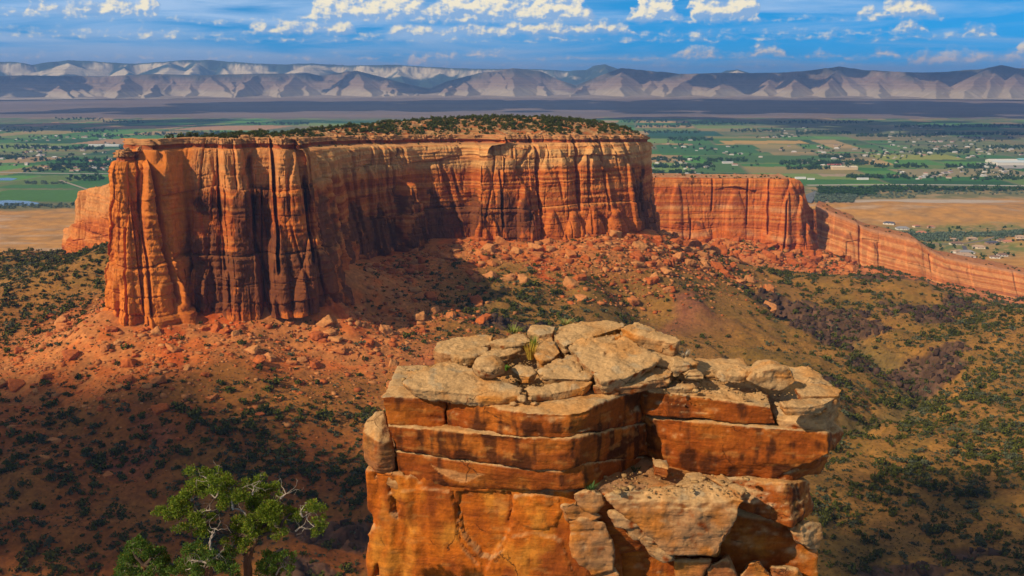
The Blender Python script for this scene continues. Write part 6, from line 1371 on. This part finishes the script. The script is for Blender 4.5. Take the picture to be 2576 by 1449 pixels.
# ------------------------------------------------------------------ clouds overhead: out of the picture, but their shade lies on the land
m, q, b = principled('cloud', 1.0, 0.0); q.set(b.inputs['Base Color'], (.92, .93, .95)); MAT_CLOUD = m
_bm = bmesh.new(); bmesh.ops.create_icosphere(_bm, subdivisions=2, radius=1.0); _me = bpy.data.meshes.new('t'); _bm.to_mesh(_me); _bm.free(); PUFF = (verts_np(_me), np.array([p.vertices[:] for p in _me.polygons]))
def cloud(label, spots, height, n, r0, r1, seed):
    """spots: ground ellipses to be shaded (x, y, z, half width, half depth)."""
    g = np.random.default_rng(seed); pos, sz = [], []
    k = height / math.tan(SUN_EL); off = np.array([-math.sin(SUN_AZ) * k, -math.cos(SUN_AZ) * k])
    tot = sum(s[3] * s[4] for s in spots)
    for (x, y, z, a, b_) in spots:
        m_ = max(3, int(n * a * b_ / tot))
        for _ in range(m_):
            t = g.uniform(0, 6.28); r = g.uniform() ** .55
            pos.append((x + off[0] + a * r * math.cos(t), y + off[1] + b_ * r * math.sin(t), z + height + g.uniform(-.3, .5) * r1)); sz.append(g.uniform(r0, r1) * (1.15 - .5 * r))
    V, F, Cc = scatter_merge([PUFF], np.array(pos), np.array(sz), g.uniform(0, 6.28, len(pos)), None, np.full(len(pos), .55))
    tag(link('cloud', mesh_np('cloud', V, F), MAT_CLOUD), label, 'cloud', kind='structure')
def gp(px, py, Y, a, b_): p = at_y(px, py, Y); return (p.x, p.y, p.z, a, b_)
def gz_(px, py, Z, a, b_): p = at_z(px, py, Z); return (p.x, p.y, p.z, a, b_)
cloud('unseen cloud added to shade the left of the canyon floor', [gp(120,1230,470,150,75), gp(520,1260,455,110,50), gp(820,1240,470,60,35), gp(0,1080,520,110,55)], 2500, 110, 22, 40, 1)  # added cloud, never in view, that darkens the near left ground
cloud('unseen cloud added to shade the low end of the canyon at the right', [gp(2500,1420,440,90,40), gp(2350,1250,510,60,22)], 2500, 40, 16, 30, 2)  # added out of view to darken the lower right corner
def far(px, py, R, a, b_): 
    d = ray(px, py); k = R / math.hypot(d.x, d.y); return (d.x * k, d.y * k, -250.0, a, b_)
cloud('long bank of cloud over the plain at the foot of the far cliffs', [far(700,270,11500,1500,1500), far(1200,270,11500,1700,1700), far(1800,270,11500,2200,1900), far(2400,270,11500,2000,2000), far(330,275,10800,1100,800), far(2750,280,11000,1500,1800)], 3000, 560, 260, 430, 3)
cloud('bank of cloud over the far cliffs', [far(60,200,17200,1000,1300), far(900,200,17300,700,1100), far(1120,200,17600,750,1300), far(1640,200,17800,700,1200), far(1980,200,17500,1100,1400), far(2230,200,17900,500,1000), far(2560,200,17600,500,1000), far(1300,190,18300,400,500), far(150,200,16600,500,500), far(1850,210,16600,600,600), far(2400,200,17000,350,600), far(1080,210,16500,500,500)], 3000, 330, 160, 310, 4)

cloud('cloud over the far right of the farmland', [far(2350,318,7300,1000,900), far(1950,312,7900,800,600), far(1650,306,8300,600,400), far(2560,325,6600,500,500)], 3000, 200, 120, 240, 5)
cloud('cloud over the far left of the farmland', [far(150,312,7600,800,500), far(420,306,8200,500,350)], 3000, 90, 110, 200, 6)
# ------------------------------------------------------------------ the air
def build_haze():
    m = bpy.data.materials.new('haze'); m.use_nodes = True; q = NT(m.node_tree)
    v = q.n('ShaderNodeVolumePrincipled', {'Color': (.24, .47, 1.0), 'Density': HAZE_D, 'Anisotropy': 0.0})
    q.t.links.new(v.outputs[0], q.n('ShaderNodeOutputMaterial').inputs['Volume'])
    X, Y0, Y1, Z0, Z1 = 32000, -2500, 44000, -420, 430
    V = [(-X, Y0, Z0), (X, Y0, Z0), (X, Y1, Z0), (-X, Y1, Z0), (-X, Y0, Z1), (X, Y0, Z1), (X, Y1, Z1), (-X, Y1, Z1)]
    F = [(0, 3, 2, 1), (4, 5, 6, 7), (0, 1, 5, 4), (1, 2, 6, 5), (2, 3, 7, 6), (3, 0, 4, 7)]
    me = bpy.data.meshes.new('haze'); me.from_pydata(V, [], F)
    tag(link('haze', me, m), 'thin blue haze filling the air over canyon and valley', 'haze', kind='stuff')
HAZE_D = 4.4e-5
build_haze()
